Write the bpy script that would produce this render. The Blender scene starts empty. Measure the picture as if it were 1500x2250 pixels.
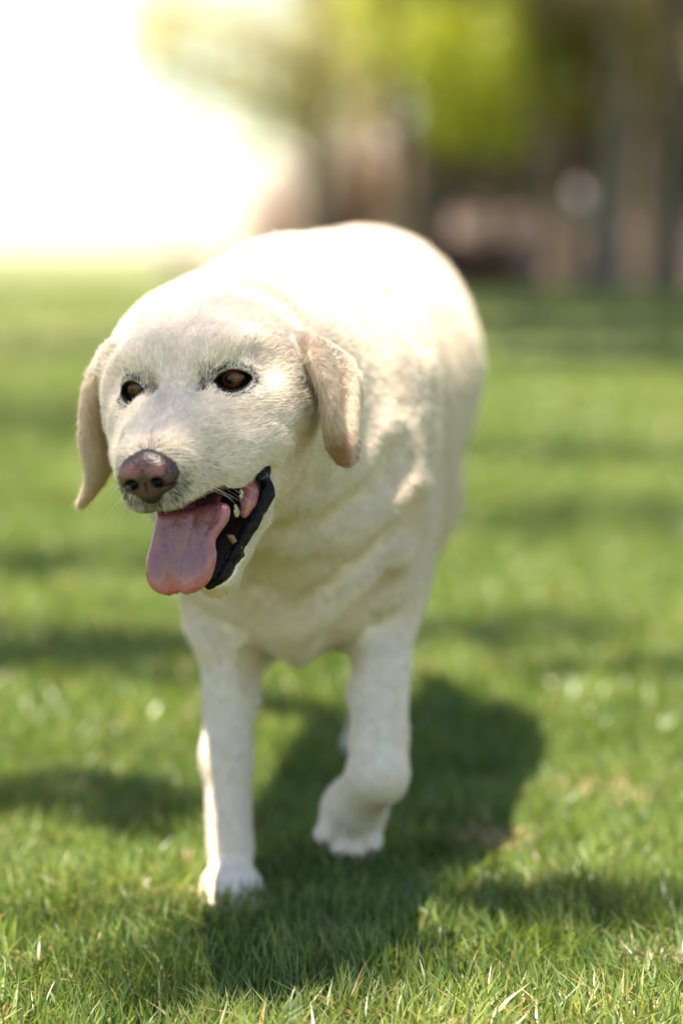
import bpy, math, os
import numpy as np
from mathutils import Vector
DEV = os.environ.get('DOGDEV', '')
rng = np.random.default_rng(7)
R_ = math.radians

# ------------------------------------------------------------------ camera, sky, sun, exposure
scene = bpy.context.scene
COL = scene.collection
CAM_H = 0.56
PITCH = 6.07
FOC = 85.0 / 36.0 * 2250.0            # focal length in photo pixels
cam_d = bpy.data.cameras.new('camera'); cam = bpy.data.objects.new('camera', cam_d); COL.objects.link(cam)
cam.location = (0, 0, CAM_H); cam.rotation_euler = (R_(90 - PITCH), 0, 0)
cam_d.sensor_fit = 'VERTICAL'; cam_d.sensor_height = 36; cam_d.sensor_width = 24; cam_d.lens = 85
cam_d.clip_start = 0.05; cam_d.clip_end = 3000
cam_d.dof.use_dof = True; cam_d.dof.focus_distance = 1.745; cam_d.dof.aperture_fstop = 2.5
scene.camera = cam
SUN = Vector((-0.17, -0.09, 0.98)).normalized()      # towards the sun
world = bpy.data.worlds.new('World'); scene.world = world; world.use_nodes = True
wn = world.node_tree.nodes; wl = world.node_tree.links; wn.clear()
wo = wn.new('ShaderNodeOutputWorld'); wb = wn.new('ShaderNodeBackground'); sky = wn.new('ShaderNodeTexSky')
sky.sky_type = 'NISHITA'; sky.sun_disc = False
sky.sun_elevation = math.asin(SUN.z); sky.sun_rotation = math.atan2(SUN.x, SUN.y)
sky.air_density = 1.0; sky.dust_density = .35; sky.ozone_density = 1.0
wb.inputs['Strength'].default_value = 0.07
wl.new(sky.outputs[0], wb.inputs['Color']); wl.new(wb.outputs[0], wo.inputs['Surface'])
sd = bpy.data.lights.new('sun', 'SUN'); so = bpy.data.objects.new('sun', sd); COL.objects.link(so)
sd.energy = 5.0; sd.angle = R_(0.53); sd.color = (1.0, 0.955, 0.88)
so.rotation_euler = SUN.to_track_quat('Z', 'Y').to_euler()
scene.view_settings.view_transform = 'Standard'; scene.view_settings.look = 'None'
scene.view_settings.exposure = 2.05; scene.view_settings.gamma = 1.0
scene.view_settings.use_white_balance = True; scene.view_settings.white_balance_temperature = 7250; scene.view_settings.white_balance_tint = 13
scene.render.engine = 'CYCLES'
cy = scene.cycles
cy.use_denoising = True; cy.use_adaptive_sampling = False
try:
    cy.denoiser = 'OPENIMAGEDENOISE'
except Exception:
    pass
cy.max_bounces = 8; cy.diffuse_bounces = 4; cy.transmission_bounces = 6; cy.glossy_bounces = 3; cy.transparent_max_bounces = 8
cy.sample_clamp_indirect = 8.0; cy.caustics_reflective = False; cy.caustics_refractive = False
scene.cycles_curves.shape = 'RIBBONS' if hasattr(scene, 'cycles_curves') else 'RIBBONS'

# ------------------------------------------------------------------ helpers
def tag(o, label=None, cat=None, group=None, kind=None):
    for k, v in (('label', label), ('category', cat), ('group', group), ('kind', kind)):
        if v: o[k] = v
    return o
def link(name, data, parent=None):
    o = bpy.data.objects.new(name, data); COL.objects.link(o)
    if parent: o.parent = parent
    return o
def empty(name, loc=(0, 0, 0)):
    o = bpy.data.objects.new(name, None); COL.objects.link(o); o.location = loc; o.empty_display_size = .1
    return o
def mesh_np(name, V, F, mat=None, smooth=True, colors=None, parent=None):
    """F: (n,3) or (n,4) int array"""
    me = bpy.data.meshes.new(name); n = F.shape[1]
    me.vertices.add(len(V)); me.vertices.foreach_set('co', np.asarray(V, np.float32).ravel())
    me.loops.add(F.size); me.loops.foreach_set('vertex_index', F.astype(np.int32).ravel())
    me.polygons.add(len(F)); me.polygons.foreach_set('loop_start', np.arange(0, F.size, n, dtype=np.int32))
    me.update(calc_edges=True)
    if smooth: me.polygons.foreach_set('use_smooth', np.ones(len(F), bool))
    if colors is not None:
        a = me.color_attributes.new('tint', 'FLOAT_COLOR', 'POINT')
        c = np.ones((len(V), 4), np.float32); c[:, :3] = colors; a.data.foreach_set('color', c.ravel())
    if mat: me.materials.append(mat)
    me.validate()
    return link(name, me, parent)
def new_mat(name):
    m = bpy.data.materials.new(name); m.use_nodes = True; nt = m.node_tree
    return m, nt, nt.nodes['Principled BSDF']
def node(nt, t, **kw):
    n = nt.nodes.new(t)
    for k, v in kw.items():
        if k in n.inputs: n.inputs[k].default_value = v
        else: setattr(n, k, v)
    return n
def noise_mat(name, c1, c2, scale=8, rough=.8, bump=0, detail=6, bscale=None, c3=None):
    m, nt, b = new_mat(name); tc = node(nt, 'ShaderNodeTexCoord')
    n = node(nt, 'ShaderNodeTexNoise'); n.inputs['Scale'].default_value = scale; n.inputs['Detail'].default_value = detail
    cr = node(nt, 'ShaderNodeValToRGB'); e = cr.color_ramp.elements
    e[0].position = .35; e[0].color = (*c1, 1); e[1].position = .65; e[1].color = (*c2, 1)
    if c3: x = e.new(.5); x.color = (*c3, 1)
    nt.links.new(tc.outputs['Object'], n.inputs['Vector']); nt.links.new(n.outputs[0], cr.inputs[0]); nt.links.new(cr.outputs[0], b.inputs['Base Color'])
    b.inputs['Roughness'].default_value = rough
    if bump:
        n2 = node(nt, 'ShaderNodeTexNoise'); n2.inputs['Scale'].default_value = bscale or scale * 3; n2.inputs['Detail'].default_value = 8
        bp = node(nt, 'ShaderNodeBump'); bp.inputs['Strength'].default_value = bump; bp.inputs['Distance'].default_value = .02
        nt.links.new(tc.outputs['Object'], n2.inputs['Vector']); nt.links.new(n2.outputs[0], bp.inputs['Height']); nt.links.new(bp.outputs[0], b.inputs['Normal'])
    return m
def hash3(i, j, k, s=0):
    h = (i.astype(np.int64) * 73856093) ^ (j.astype(np.int64) * 19349663) ^ (k.astype(np.int64) * 83492791) ^ (s * 2654435)
    h = (h ^ (h >> 13)) * 1274126177 & 0x7fffffff
    h = (h ^ (h >> 15)) & 0xffffff
    return h / float(0xffffff)
def vnoise(p, s=0):
    p = np.asarray(p, np.float64); i = np.floor(p); f = p - i; f = f * f * (3 - 2 * f); i = i.astype(np.int64)
    r = 0
    for a in (0, 1):
        for b in (0, 1):
            for c in (0, 1):
                w = (f[:, 0] if a else 1 - f[:, 0]) * (f[:, 1] if b else 1 - f[:, 1]) * (f[:, 2] if c else 1 - f[:, 2])
                r = r + w * hash3(i[:, 0] + a, i[:, 1] + b, i[:, 2] + c, s)
    return (r * 2 - 1)
def sstep(a, b, x):
    t = np.clip((x - a) / (b - a), 0, 1); return t * t * (3 - 2 * t)

# ---- distance-field toolkit -------------------------------------------------
def smin(a, b, k):
    h = np.maximum(k - np.abs(a - b), 0) / k
    return np.minimum(a, b) - h * h * k * .25
def smax(a, b, k): return -smin(-a, -b, k)
def ell(p, c, r, rot=None):
    q = p - np.asarray(c, np.float32)
    if rot is not None: q = q @ rot
    r = np.asarray(r, np.float32)
    k0 = np.linalg.norm(q / r, axis=1); k1 = np.linalg.norm(q / (r * r), axis=1)
    return k0 * (k0 - 1) / np.maximum(k1, 1e-6)
def rcone(p, a, b, ra, rb):
    a = np.asarray(a, np.float32); b = np.asarray(b, np.float32); ab = b - a
    q = p - a; t = np.clip(q @ ab / (ab @ ab), 0, 1)
    return np.linalg.norm(q - t[:, None] * ab, axis=1) - (ra + (rb - ra) * t)
def tri_dist(p, A, B, C):
    ba, cb, ac = B - A, C - B, A - C; n = np.cross(ba, ac)
    pa, pb, pc = p - A, p - B, p - C
    s = (np.sign(pa @ np.cross(ba, n)) + np.sign(pb @ np.cross(cb, n)) + np.sign(pc @ np.cross(ac, n)))
    def seg(e, q):
        t = np.clip(q @ e / (e @ e), 0, 1); return ((e * t[:, None] - q) ** 2).sum(1)
    d1 = np.minimum(np.minimum(seg(ba, pa), seg(cb, pb)), seg(ac, pc)); d2 = (pa @ n) ** 2 / (n @ n)
    return np.sqrt(np.where(s < 2, d1, d2))
def axes(yaw=0, pitch=0, roll=0):
    """columns are the local axes"""
    cy_, sy_ = math.cos(R_(yaw)), math.sin(R_(yaw)); cp, sp = math.cos(R_(pitch)), math.sin(R_(pitch)); cr, sr = math.cos(R_(roll)), math.sin(R_(roll))
    Z = np.array([[cy_, -sy_, 0], [sy_, cy_, 0], [0, 0, 1]]); X = np.array([[1, 0, 0], [0, cp, -sp], [0, sp, cp]]); Y = np.array([[cr, 0, sr], [0, 1, 0], [-sr, 0, cr]])
    return (Z @ X @ Y).astype(np.float32)
def surface_nets(fn, lo, hi, h, B=8, safety=1.7):
    lo = np.asarray(lo, np.float32); hi = np.asarray(hi, np.float32)
    nb = np.ceil((hi - lo) / (h * B)).astype(int); n = nb * B
    bi = np.stack(np.meshgrid(*[np.arange(k) for k in nb], indexing='ij'), -1).reshape(-1, 3)
    cen = lo + (bi + .5) * B * h - .5 * h
    cv = fn(cen.astype(np.float32))
    G = np.repeat(np.repeat(np.repeat(np.where(cv > 0, 1, -1).astype(np.float32).reshape(nb), B, 0), B, 1), B, 2)
    act = bi[np.abs(cv) < B * h * .87 * safety]
    off = np.stack(np.meshgrid(*[np.arange(B)] * 3, indexing='ij'), -1).reshape(-1, 3)
    for s in range(0, len(act), 3000):
        ix = (act[s:s + 3000, None, :] * B + off[None]).reshape(-1, 3)
        G[ix[:, 0], ix[:, 1], ix[:, 2]] = fn((lo + ix * h).astype(np.float32))
    S = G < 0
    quads = []; cid = {}
    def cells(ax):
        sl0 = [slice(None)] * 3; sl1 = [slice(None)] * 3; sl0[ax] = slice(0, -1); sl1[ax] = slice(1, None)
        a = S[tuple(sl0)]; b = S[tuple(sl1)]
        e = np.argwhere(a != b); fl = a[tuple(e.T)]
        o = [k for k in range(3) if k != ax]
        ok = (e[:, o[0]] > 0) & (e[:, o[1]] > 0) & (e[:, o[0]] < n[o[0]] - 1) & (e[:, o[1]] < n[o[1]] - 1)
        e = e[ok]; fl = fl[ok]; d0 = np.zeros(3, int); d1 = np.zeros(3, int); d0[o[0]] = 1; d1[o[1]] = 1
        c = [e - d0 - d1, e - d1, e, e - d0]
        q = np.stack([(x[:, 0] * n[1] + x[:, 1]) * n[2] + x[:, 2] for x in c], 1)
        flip = fl if ax != 1 else ~fl
        q[~flip] = q[~flip][:, ::-1]
        return q
    Q = np.concatenate([cells(0), cells(1), cells(2)])
    u, inv = np.unique(Q, return_inverse=True); F = inv.reshape(Q.shape)
    ci = np.stack([u // (n[1] * n[2]), (u // n[2]) % n[1], u % n[2]], 1)
    acc = np.zeros((len(ci), 3)); cnt = np.zeros(len(ci))
    cs = [(a, b, c) for a in (0, 1) for b in (0, 1) for c in (0, 1)]
    val = {c: G[ci[:, 0] + c[0], ci[:, 1] + c[1], ci[:, 2] + c[2]] for c in cs}
    for c in cs:
        for ax in range(3):
            if c[ax]: continue
            d = list(c); d[ax] = 1; a = val[c]; b = val[tuple(d)]
            m = (a < 0) != (b < 0); t = np.where(m, a / np.where(a == b, 1, a - b), 0)
            pnt = np.array(c, float)[None].repeat(len(ci), 0); pnt[:, ax] += t
            acc[m] += pnt[m]; cnt[m] += 1
    V = (lo + (ci + acc / np.maximum(cnt, 1)[:, None]) * h).astype(np.float32)
    for _ in range(2):                               # settle on the exact surface
        g = grad(fn, V, h * .4); V = V - (fn(V)[:, None] * g * .9).clip(-h * .6, h * .6)
    return V, F
def grad(fn, p, e):
    g = np.stack([fn(p + np.eye(3, dtype=np.float32)[i] * e) - fn(p - np.eye(3, dtype=np.float32)[i] * e) for i in range(3)], 1)
    return g / np.maximum(np.linalg.norm(g, axis=1, keepdims=True), 1e-9)

# ------------------------------------------------------------------ the dog: one body surface from a distance field
# head frame (metres): S = the dog's left, U = up, F = towards the nose; origin midway between the eyes
def head_axes(yaw, pit, roll):
    y, p_, r = R_(yaw), R_(pit), R_(roll)
    F = np.array([-math.sin(y) * math.cos(p_), -math.cos(y) * math.cos(p_), -math.sin(p_)])
    S0 = np.array([math.cos(y), -math.sin(y), 0]); U0 = np.cross(F, S0)
    if U0[2] < 0: U0 = -U0
    return np.stack([S0 * math.cos(r) + U0 * math.sin(r), -S0 * math.sin(r) + U0 * math.cos(r), F], 1).astype(np.float32)
HR = head_axes(15, 10, 7); HT = np.array([-.115, 1.76, .4655], np.float32)
def to_head(p): return (p - HT) @ HR
def to_world(q): return np.asarray(q, np.float32) @ HR.T + HT
def seen(px, py, F):
    """head-frame point on the plane at depth F that lies on the sight line used when measuring the photograph"""
    a = (px - 750) / FOC; b = (1125 - py) / FOC; c, s = math.cos(R_(PITCH)), math.sin(R_(PITCH))
    d = HR.T @ np.array([a, c + b * s, -s + b * c]); o = HR.T @ (np.array([0, 0, CAM_H]) - HT)
    t = (F * 1e-3 - o[2]) / d[2]; return o + t * d
def sheet_tris(rows):
    T = []
    for r in range(len(rows) - 1):
        for c in range(len(rows[0]) - 1):
            a, b, d, e = rows[r][c], rows[r][c + 1], rows[r + 1][c], rows[r + 1][c + 1]
            T += [(a, b, d), (b, e, d)]
    return T
def refine(rows, k=2):
    A = np.array(rows)                                # (r,c,3): Catmull-Rom along both axes
    def up(A):
        P = np.concatenate([2 * A[:1] - A[1:2], A, 2 * A[-1:] - A[-2:-1]]); out = []
        for i in range(1, len(P) - 2):
            for j in range(k):
                t = j / k
                out.append(.5 * (2 * P[i] + (P[i + 1] - P[i - 1]) * t + (2 * P[i - 1] - 5 * P[i] + 4 * P[i + 1] - P[i + 2]) * t * t + (3 * P[i] - P[i - 1] - 3 * P[i + 1] + P[i + 2]) * t ** 3))
        out.append(P[-2]); return np.array(out)
    A = up(A); A = up(A.transpose(1, 0, 2)).transpose(1, 0, 2); return A
EAR_L = [[(652, 738, -62), (688, 740, -58), (722, 762, -78), (764, 792, -90), (776, 812, -98)],
         [(676, 792, -46), (702, 788, -36), (734, 806, -76), (776, 820, -84), (788, 848, -98)],
         [(706, 865, -40), (726, 866, -28), (744, 882, -70), (778, 880, -72), (787, 884, -92)],
         [(714, 935, -40), (734, 930, -28), (752, 935, -58), (776, 935, -62), (779, 930, -80)],
         [(724, 982, -44), (742, 978, -38), (757, 980, -45), (771, 972, -55), (781, 966, -64)],
         [(742, 1008, -46), (752, 1014, -45), (762, 1015, -48), (771, 1010, -52), (778, 1000, -56)]]
EAR_R = [[(264, 752, -54), (244, 758, -58), (224, 776, -66)],
         [(246, 840, -64), (212, 842, -54), (188, 850, -62)],
         [(236, 925, -68), (208, 930, -56), (181, 932, -60)],
         [(244, 985, -72), (218, 990, -60), (184, 990, -58)],
         [(240, 1030, -70), (216, 1036, -60), (196, 1042, -58)],
         [(208, 1078, -64), (196, 1082, -60), (184, 1086, -58)],
         [(184, 1104, -61), (180, 1105, -60), (176, 1106, -60)]]
ear_l = refine([[seen(*q) for q in r] for r in EAR_L]); ear_r = refine([[seen(*q) for q in r] for r in EAR_R])
EYE = np.array([.0357, .0, -.0120], np.float32)        # eyeball centre
GAZE = np.array([.26, .02, 1.0]); GAZE /= np.linalg.norm(GAZE)
EX = np.cross([0, 1, 0], GAZE); EX /= np.linalg.norm(EX); EX = EX * 1.0; EY = np.cross(GAZE, EX)
tilt = R_(-8); EX, EY = EX * math.cos(tilt) + EY * math.sin(tilt), -EX * math.sin(tilt) + EY * math.cos(tilt)
EYEB = np.stack([EX, EY, GAZE], 1).astype(np.float32)
def lid_gap(q):
    """signed distance-like field of the almond opening between the lids, in mm-true metres"""
    e = (q - EYE) @ EYEB
    hw, hh = .0130, .0068; Rr = (hw * hw + hh * hh) / (2 * hh)
    d = np.maximum(np.hypot(e[:, 0], e[:, 1] - (Rr - hh)) - Rr, np.hypot(e[:, 0], e[:, 1] + (Rr - hh)) - Rr)
    return d, e
def tri_fold(q, tris, r, pad=.02):
    d = np.full(len(q), 1.0, np.float32)
    A = np.array([t for t in tris], np.float32)
    lo = A.min((0, 1)) - pad; hi = A.max((0, 1)) + pad
    m = np.all((q > lo) & (q < hi), 1); idx = np.nonzero(m)[0]
    if not len(idx): return d
    qq = q[idx]; dd = np.full(len(idx), 1.0, np.float32)
    for t in A:
        c = t.mean(0); rad = np.linalg.norm(t - c, axis=1).max() + pad
        w = np.nonzero(((qq - c) ** 2).sum(1) < rad * rad)[0]
        if len(w): dd[w] = np.minimum(dd[w], tri_dist(qq[w], t[0], t[1], t[2]))
    d[idx] = np.where(dd < .9, dd - r, 1.0); return d
TRI_L = sheet_tris(ear_l); TRI_R = sheet_tris(ear_r)
mm = 1e-3
JAW = [((45, -77, -8), 8.5), ((31, -98, 13), 8.5), ((17, -116, 35), 9), ((6, -131, 47), 9), ((0, -133, 49), 9)]
LIP = [((51, -65, 1), 3.6), ((42.5, -83, 17), 5.0), ((30.5, -100, 33), 5.2), ((19.5, -117, 47), 4.4), ((9, -131, 56), 3.6), ((0, -136, 59), 3.6)]
def jaw_mirror(q):
    wj = sstep(-.01, .02, q[:, 2]) * sstep(-.06, -.085, q[:, 1]); x = q[:, 0] - .0135 * wj; s = np.sqrt(np.where(x < 0, x * (1 + .45 * wj), x) ** 2 + 1e-6)
    return np.stack([s, q[:, 1], q[:, 2]], 1).astype(np.float32)
HCREASE = [[seen(*v).astype(np.float32) for v in l] for l in ([(432, 948, 48), (500, 962, 24), (566, 958, 0), (612, 992, -14)], [(560, 884, -10), (606, 908, -24), (652, 898, -42)], [(470, 905, 20), (520, 925, 4), (560, 915, -8)])]
def head_field(q):
    """q in head frame, everything except the ears"""
    s = np.sqrt(q[:, 0] ** 2 + 1e-6); m = np.stack([s, q[:, 1], q[:, 2]], 1).astype(np.float32)
    V = lambda *a: np.array(a, np.float32) * np.float32(mm)
    d = ell(m, V(0, -6, -62), V(66, 50, 76))                       # braincase
    d = smin(d, ell(m, V(26, 19, -19), V(24, 17, 23)), .014)        # brow
    d = smin(d, ell(m, V(50, -30, -58), V(24, 40, 44)), .030)       # jaw muscle
    d = smin(d, rcone(m, V(40, -18, -22), V(60, -10, -60), .017, .014), .022)   # cheekbone
    d = smin(d, rcone(m, V(9, -8, -8), V(8, -32, 80), .021, .0165), .022)  # bridge of the nose
    d = smin(d, rcone(m, V(21, -34, 0), V(9.5, -44, 82), .0265, .0180), .014)   # side of the muzzle
    d = smin(d, rcone(m, V(27, -54, 22), V(10.5, -59, 83), .020, .0125), .012)   # hanging upper lip
    d = smin(d, ell(m, V(7.5, -60, 88), V(12, 11.0, 13)), .008)
    d = smin(d, rcone(m, V(44, -48, -8), V(30, -53, 30), .020, .017), .018)    # cheek behind the lip
    d = smin(d, rcone(m, V(34, -24, -2), V(52, -42, -22), .010, .010), .016)   # fold below the eye
    # stop / furrow between the eyes
    d = smax(d, -rcone(m, V(0, 50, -12), V(0, 22, 12), .005, .004), .014)
    d = smax(d, -rcone(m, V(0, 27, 13), V(0, -4, 58), .0050, .003), .009)
    d = smax(d, -ell(m, V(18, 0, 17), V(6, 10, 6)), .014)
    d = smax(d, -rcone(m, V(30, -20, 6), V(46, -26, -6), .004, .004), .012)
    for ln_ in HCREASE:
        r = np.full(len(q), 1.0, np.float32)
        for a, b in zip(ln_[:-1], ln_[1:]): r = np.minimum(r, rcone(m, a, b, 0, 0))
        d = d + (.0060 * np.exp(-(r / .0050) ** 2) - .0036 * np.exp(-((r - .0115) / .0055) ** 2)).astype(np.float32)
    d = smax(d, -ell(m, V(62, 8, -20), V(10, 16, 15)), .018)
    d = smin(d, rcone(m, V(40, -50, 2), V(52, -58, -12), .011, .010), .008)
    # mouth wedge
    up = (q[:, 1] + .0685) + q[:, 2] * 0.03                        # below palate
    n2 = np.array([-(.150 - .062), .0]);
    ax, ay, bx, by = -.006, -.078, .070, -.146                      # floor line (F,U)
    nx, ny = -(by - ay), (bx - ax); L = math.hypot(nx, ny); lowd = -((q[:, 2] - ax) * nx + (q[:, 1] - ay) * ny) / L
    wid = s - (.044 - .22 * np.clip(q[:, 2], 0, .1)); back = -(q[:, 2] + .012)
    cav = smax(smax(up, lowd, .006), smax(wid, back, .006), .008)
    d = smax(d, -cav, .005)
    j = None; jm = jaw_mirror(q)
    for (a, ra), (b, rb) in zip(JAW[:-1], JAW[1:]):
        c = rcone(jm, V(*a), V(*b), ra * mm, rb * mm); j = c if j is None else smin(j, c, .006)
    j = smin(j, rcone(jm, V(0, -106, -8), V(0, -134, 40), .024, .011), .018)
    j = smin(j, rcone(m, V(32, -74, -46), V(24, -99, -2), .026, .015), .020)
    d = smin(d, j, .010)
    # eyes: lids round the ball, then the opening
    d = smin(d, np.linalg.norm(m - EYE, axis=1) - .0136, .010)
    g, e = lid_gap(m)
    d = smax(d, -smax(g, .004 - e[:, 2], .002), .0022)
    d = smin(d, smax(np.linalg.norm(m - EYE, axis=1) - .0098, -1.0, .001), .001)
    # seat for the nose
    return d
def to_axis(c, x, y, z): return None
BODY = []       # (kind, centre, bounding radius, args, blend)
def E_(c, r, yaw=0, pitch=0, roll=0, k=.05): BODY.append(('e', np.array(c, np.float32), max(r), (c, r, axes(yaw, pitch, roll) if (yaw or pitch or roll) else None), k))
def C_(a, b, ra, rb, k=.04):
    a = np.array(a, float); b = np.array(b, float); BODY.append(('c', ((a + b) / 2).astype(np.float32), np.linalg.norm(a - b) / 2 + max(ra, rb), (a, b, ra, rb), k))
YW = -8
E_((-.013, 2.36, .416), (.126, .27, .162), YW, k=.05)              # ribcage
E_((.011, 2.56, .440), (.134, .22, .140), YW, k=.06)               # belly
E_((.026, 2.74, .470), (.116, .16, .118), YW, k=.06)               # rump
E_((-.042, 2.10, .348), (.094, .11, .138), YW, k=.07)              # forechest
E_((-.036, 2.07, .284), (.044, .06, .050), k=.035)               # brisket
E_((-.035, 2.23, .462), (.086, .13, .088), YW, k=.06)              # withers
C_((-.045, 2.17, .455), (-.104, 1.885, .462), .106, .080, k=.06)    # neck
C_((-.050, 2.05, .36), (-.090, 1.86, .420), .085, .058, k=.05)     # throat
E_((-.103, 2.13, .365), (.034, .085, .13), YW, 12, k=.04)          # shoulders
E_((.038, 2.13, .365), (.042, .085, .13), YW, 12, k=.04)
C_((-.090, 2.15, .33), (-.098, 2.12, .23), .044, .029, k=.035)     # right foreleg
C_((-.098, 2.12, .23), (-.100, 2.070, .125), .0265, .0190, k=.018)
C_((-.100, 2.070, .125), (-.0955, 2.040, .050), .0188, .0200, k=.018)
E_((-.094, 2.014, .023), (.0275, .040, .021), k=.012)
for dx, dy in ((-.019, -.006), (-.0065, -.020), (.0065, -.020), (.019, -.006)):
    C_((-.094 + dx * .8, 2.008 + dy, .019), (-.094 + dx * 1.08, 1.982 + dy, .009), .011, .0095, k=.004)
C_((.030, 2.16, .33), (.036, 2.12, .25), .044, .032, k=.035)       # left foreleg, wrist bent and paw lifted
C_((.036, 2.12, .25), (.032, 2.040, .150), .0280, .0232, k=.012)
C_((.032, 2.040, .150), (.031, 2.024, .120), .0232, .0228, k=.010)
C_((.031, 2.024, .120), (.016, 2.058, .090), .0245, .0225, k=.012)
E_((.010, 2.072, .076), (.028, .024, .030), 0, 30, -20, k=.015)
for dx, dz in ((-.022, .004), (-.009, -.006), (.006, -.008), (.018, -.003)):
    C_((.010 + dx * .7, 2.066, .070), (.008 + dx, 2.064, .055 + dz), .012, .0095, k=.005)
# hind legs
E_((.092, 2.74, .36), (.045, .11, .13), YW, -15, k=.05)
E_((-.036, 2.74, .36), (.045, .11, .13), YW, -15, k=.05)
C_((.080, 2.70, .28), (.052, 2.72, .19), .046, .032, k=.04)
C_((.052, 2.72, .19), (.034, 2.70, .10), .026, .019, k=.012)
C_((.034, 2.70, .10), (.028, 2.63, .035), .018, .019, k=.01)
E_((.026, 2.60, .024), (.026, .042, .020), k=.015)
C_((-.072, 2.78, .28), (-.108, 2.87, .19), .048, .030, k=.04)
C_((-.108, 2.87, .19), (-.122, 2.93, .13), .025, .020, k=.012)
C_((-.122, 2.93, .13), (-.125, 2.90, .04), .019, .020, k=.01)
E_((-.125, 2.872, .024), (.026, .042, .020), k=.015)
# tail
C_((.040, 2.86, .49), (.058, 2.97, .42), .034, .027, k=.03)
C_((.058, 2.97, .42), (.064, 3.04, .30), .026, .017, k=.01)
C_((.064, 3.04, .30), (.064, 3.05, .22), .017, .007, k=.006)
CREASES = [(.0068, .013, [(.046, 2.026, .389), (.019, 1.979, .363), (-.011, 1.938, .348), (-.040, 1.909, .342), (-.067, 1.872, .352)]),
           (.0072, .013, [(.058, 2.050, .338), (.042, 2.029, .323), (.004, 1.999, .296), (-.019, 1.996, .275), (-.042, 1.997, .264), (-.064, 1.985, .286), (-.073, 1.925, .329)]),
           (.0110, .013, [(-.129, 2.09, .256), (-.106, 2.073, .242), (-.082, 2.047, .233), (-.071, 2.057, .217), (-.07, 2.09, .20)]),
           (.0110, .013, [(.031, 2.043, .282), (.010, 2.032, .256), (-.003, 2.031, .237), (-.006, 2.054, .218), (-.004, 2.09, .20)]),
           (.0028, .014, [(.084, 2.128, .38), (.073, 2.084, .34), (.053, 2.066, .291)]),
           (.0045, .010, [(-.018, 1.874, .405), (-.021, 1.884, .383), (-.039, 1.873, .366)]),
           (.0016, .015, [(.052, 2.114, .505), (.071, 2.107, .465), (.080, 2.110, .426), (.077, 2.092, .395)]),
           (.0040, .013, [(.008, 2.118, .544), (.044, 2.130, .520), (.066, 2.119, .489)])]
TENDON = [[(-.094, 2.08, .24), (-.094, 2.04, .14)], [(-.108, 2.08, .22), (-.110, 2.045, .13)], [(.028, 2.06, .25), (.026, 2.01, .17)], [(.042, 2.06, .25), (.044, 2.01, .17)]]
PAD = .115
def body_field(p):
    d = np.full(len(p), 1.0, np.float32); cr_ = np.full(len(p), 1.0, np.float32)
    for kd, c, br, a, k in BODY:
        w = np.nonzero(((p - c) ** 2).sum(1) < (br + PAD) ** 2)[0]
        if not len(w): continue
        v = ell(p[w], *a) if kd == 'e' else rcone(p[w], *a)
        d[w] = smin(d[w], v.astype(np.float32), k)
    # creases of loose skin on the throat and chest
    wob = None
    for amp, wd, ln_ in CREASES:
        A_ = np.array(ln_, np.float32); c0 = (A_.min(0) + A_.max(0)) / 2; rd = np.linalg.norm(A_.max(0) - A_.min(0)) / 2 + .06
        w = np.nonzero((((p - c0) ** 2).sum(1) < rd * rd) & (np.abs(d) < .04))[0]
        if not len(w): continue
        r = np.full(len(w), 1.0, np.float32); ends = np.minimum(np.linalg.norm(p[w] - A_[0], axis=1), np.linalg.norm(p[w] - A_[-1], axis=1))
        for a, b in zip(A_[:-1], A_[1:]): r = np.minimum(r, rcone(p[w], a, b, 0, 0))
        fade = .35 + .65 * sstep(.0, .03, ends)
        d[w] += (fade * amp * (np.exp(-(r / wd) ** 2) - .42 * np.exp(-((r - 2.3 * wd) / (1.1 * wd)) ** 2)) * (1 + .45 * vnoise(p[w] * 24, 44))).astype(np.float32)
    for a, b in TENDON:
        a = np.array(a, np.float32); b = np.array(b, np.float32); w = np.nonzero((((p - (a + b) / 2) ** 2).sum(1) < (np.linalg.norm(a - b) / 2 + .03) ** 2) & (np.abs(d) < .04))[0]
        if len(w): d[w] += (.0022 * np.exp(-(rcone(p[w], a, b, 0, 0) / .007) ** 2)).astype(np.float32)
    # rolls of loose skin over the neck and shoulders
    A = np.array((-.100, 1.87, .49)); Bp = np.array((-.02, 2.42, .55)); ab = (Bp - A); L = np.linalg.norm(ab); ab = ab / L
    w = np.nonzero((p[:, 2] > .42) & (p[:, 1] < 2.6) & (p[:, 1] > 1.8))[0]
    if len(w):
        q = p[w] - A; t = q @ ab + .05 * np.abs(q[:, 0] + .04) / .1
        env = sstep(.0, .06, t) * (1 - sstep(.33, .48, t)) * sstep(.44, .52, p[w, 2])
        d[w] -= (.0026 * env * (np.cos(2 * np.pi * (t + .012 * vnoise(p[w] * 9)) / .098)) ).astype(np.float32)
    return d
def full_field(p):
    d = body_field(p)
    q = to_head(p)
    w = np.nonzero((q ** 2).sum(1) < .26 ** 2)[0]
    if len(w):
        qq = q[w]; hd = head_field(qq)
        d[w] = smin(d[w], hd, .035)
        el = tri_fold(qq, TRI_L, .0021); er = tri_fold(qq, TRI_R, .0021)
        base_l = np.linalg.norm(qq - seen(700, 760, -72).astype(np.float32), axis=1); base_r = np.linalg.norm(qq - seen(244, 790, -62).astype(np.float32), axis=1)
        # ears blend only where they grow from the skull
        d[w] = smin(d[w], el, (.0006 + .011 * (1 - sstep(.014, .034, base_l))).astype(np.float32))
        d[w] = smin(d[w], er, (.0006 + .011 * (1 - sstep(.014, .034, base_r))).astype(np.float32))
        # small surface life
        g, e = lid_gap(np.stack([np.abs(qq[:, 0]), qq[:, 1], qq[:, 2]], 1))
    return d
VOX = float(os.environ.get('DOGVOX', '.0018'))
import time; _t = time.time()
BV, BF = surface_nets(full_field, (-.26, 1.56, -.004), (.24, 3.12, .66), VOX)
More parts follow.
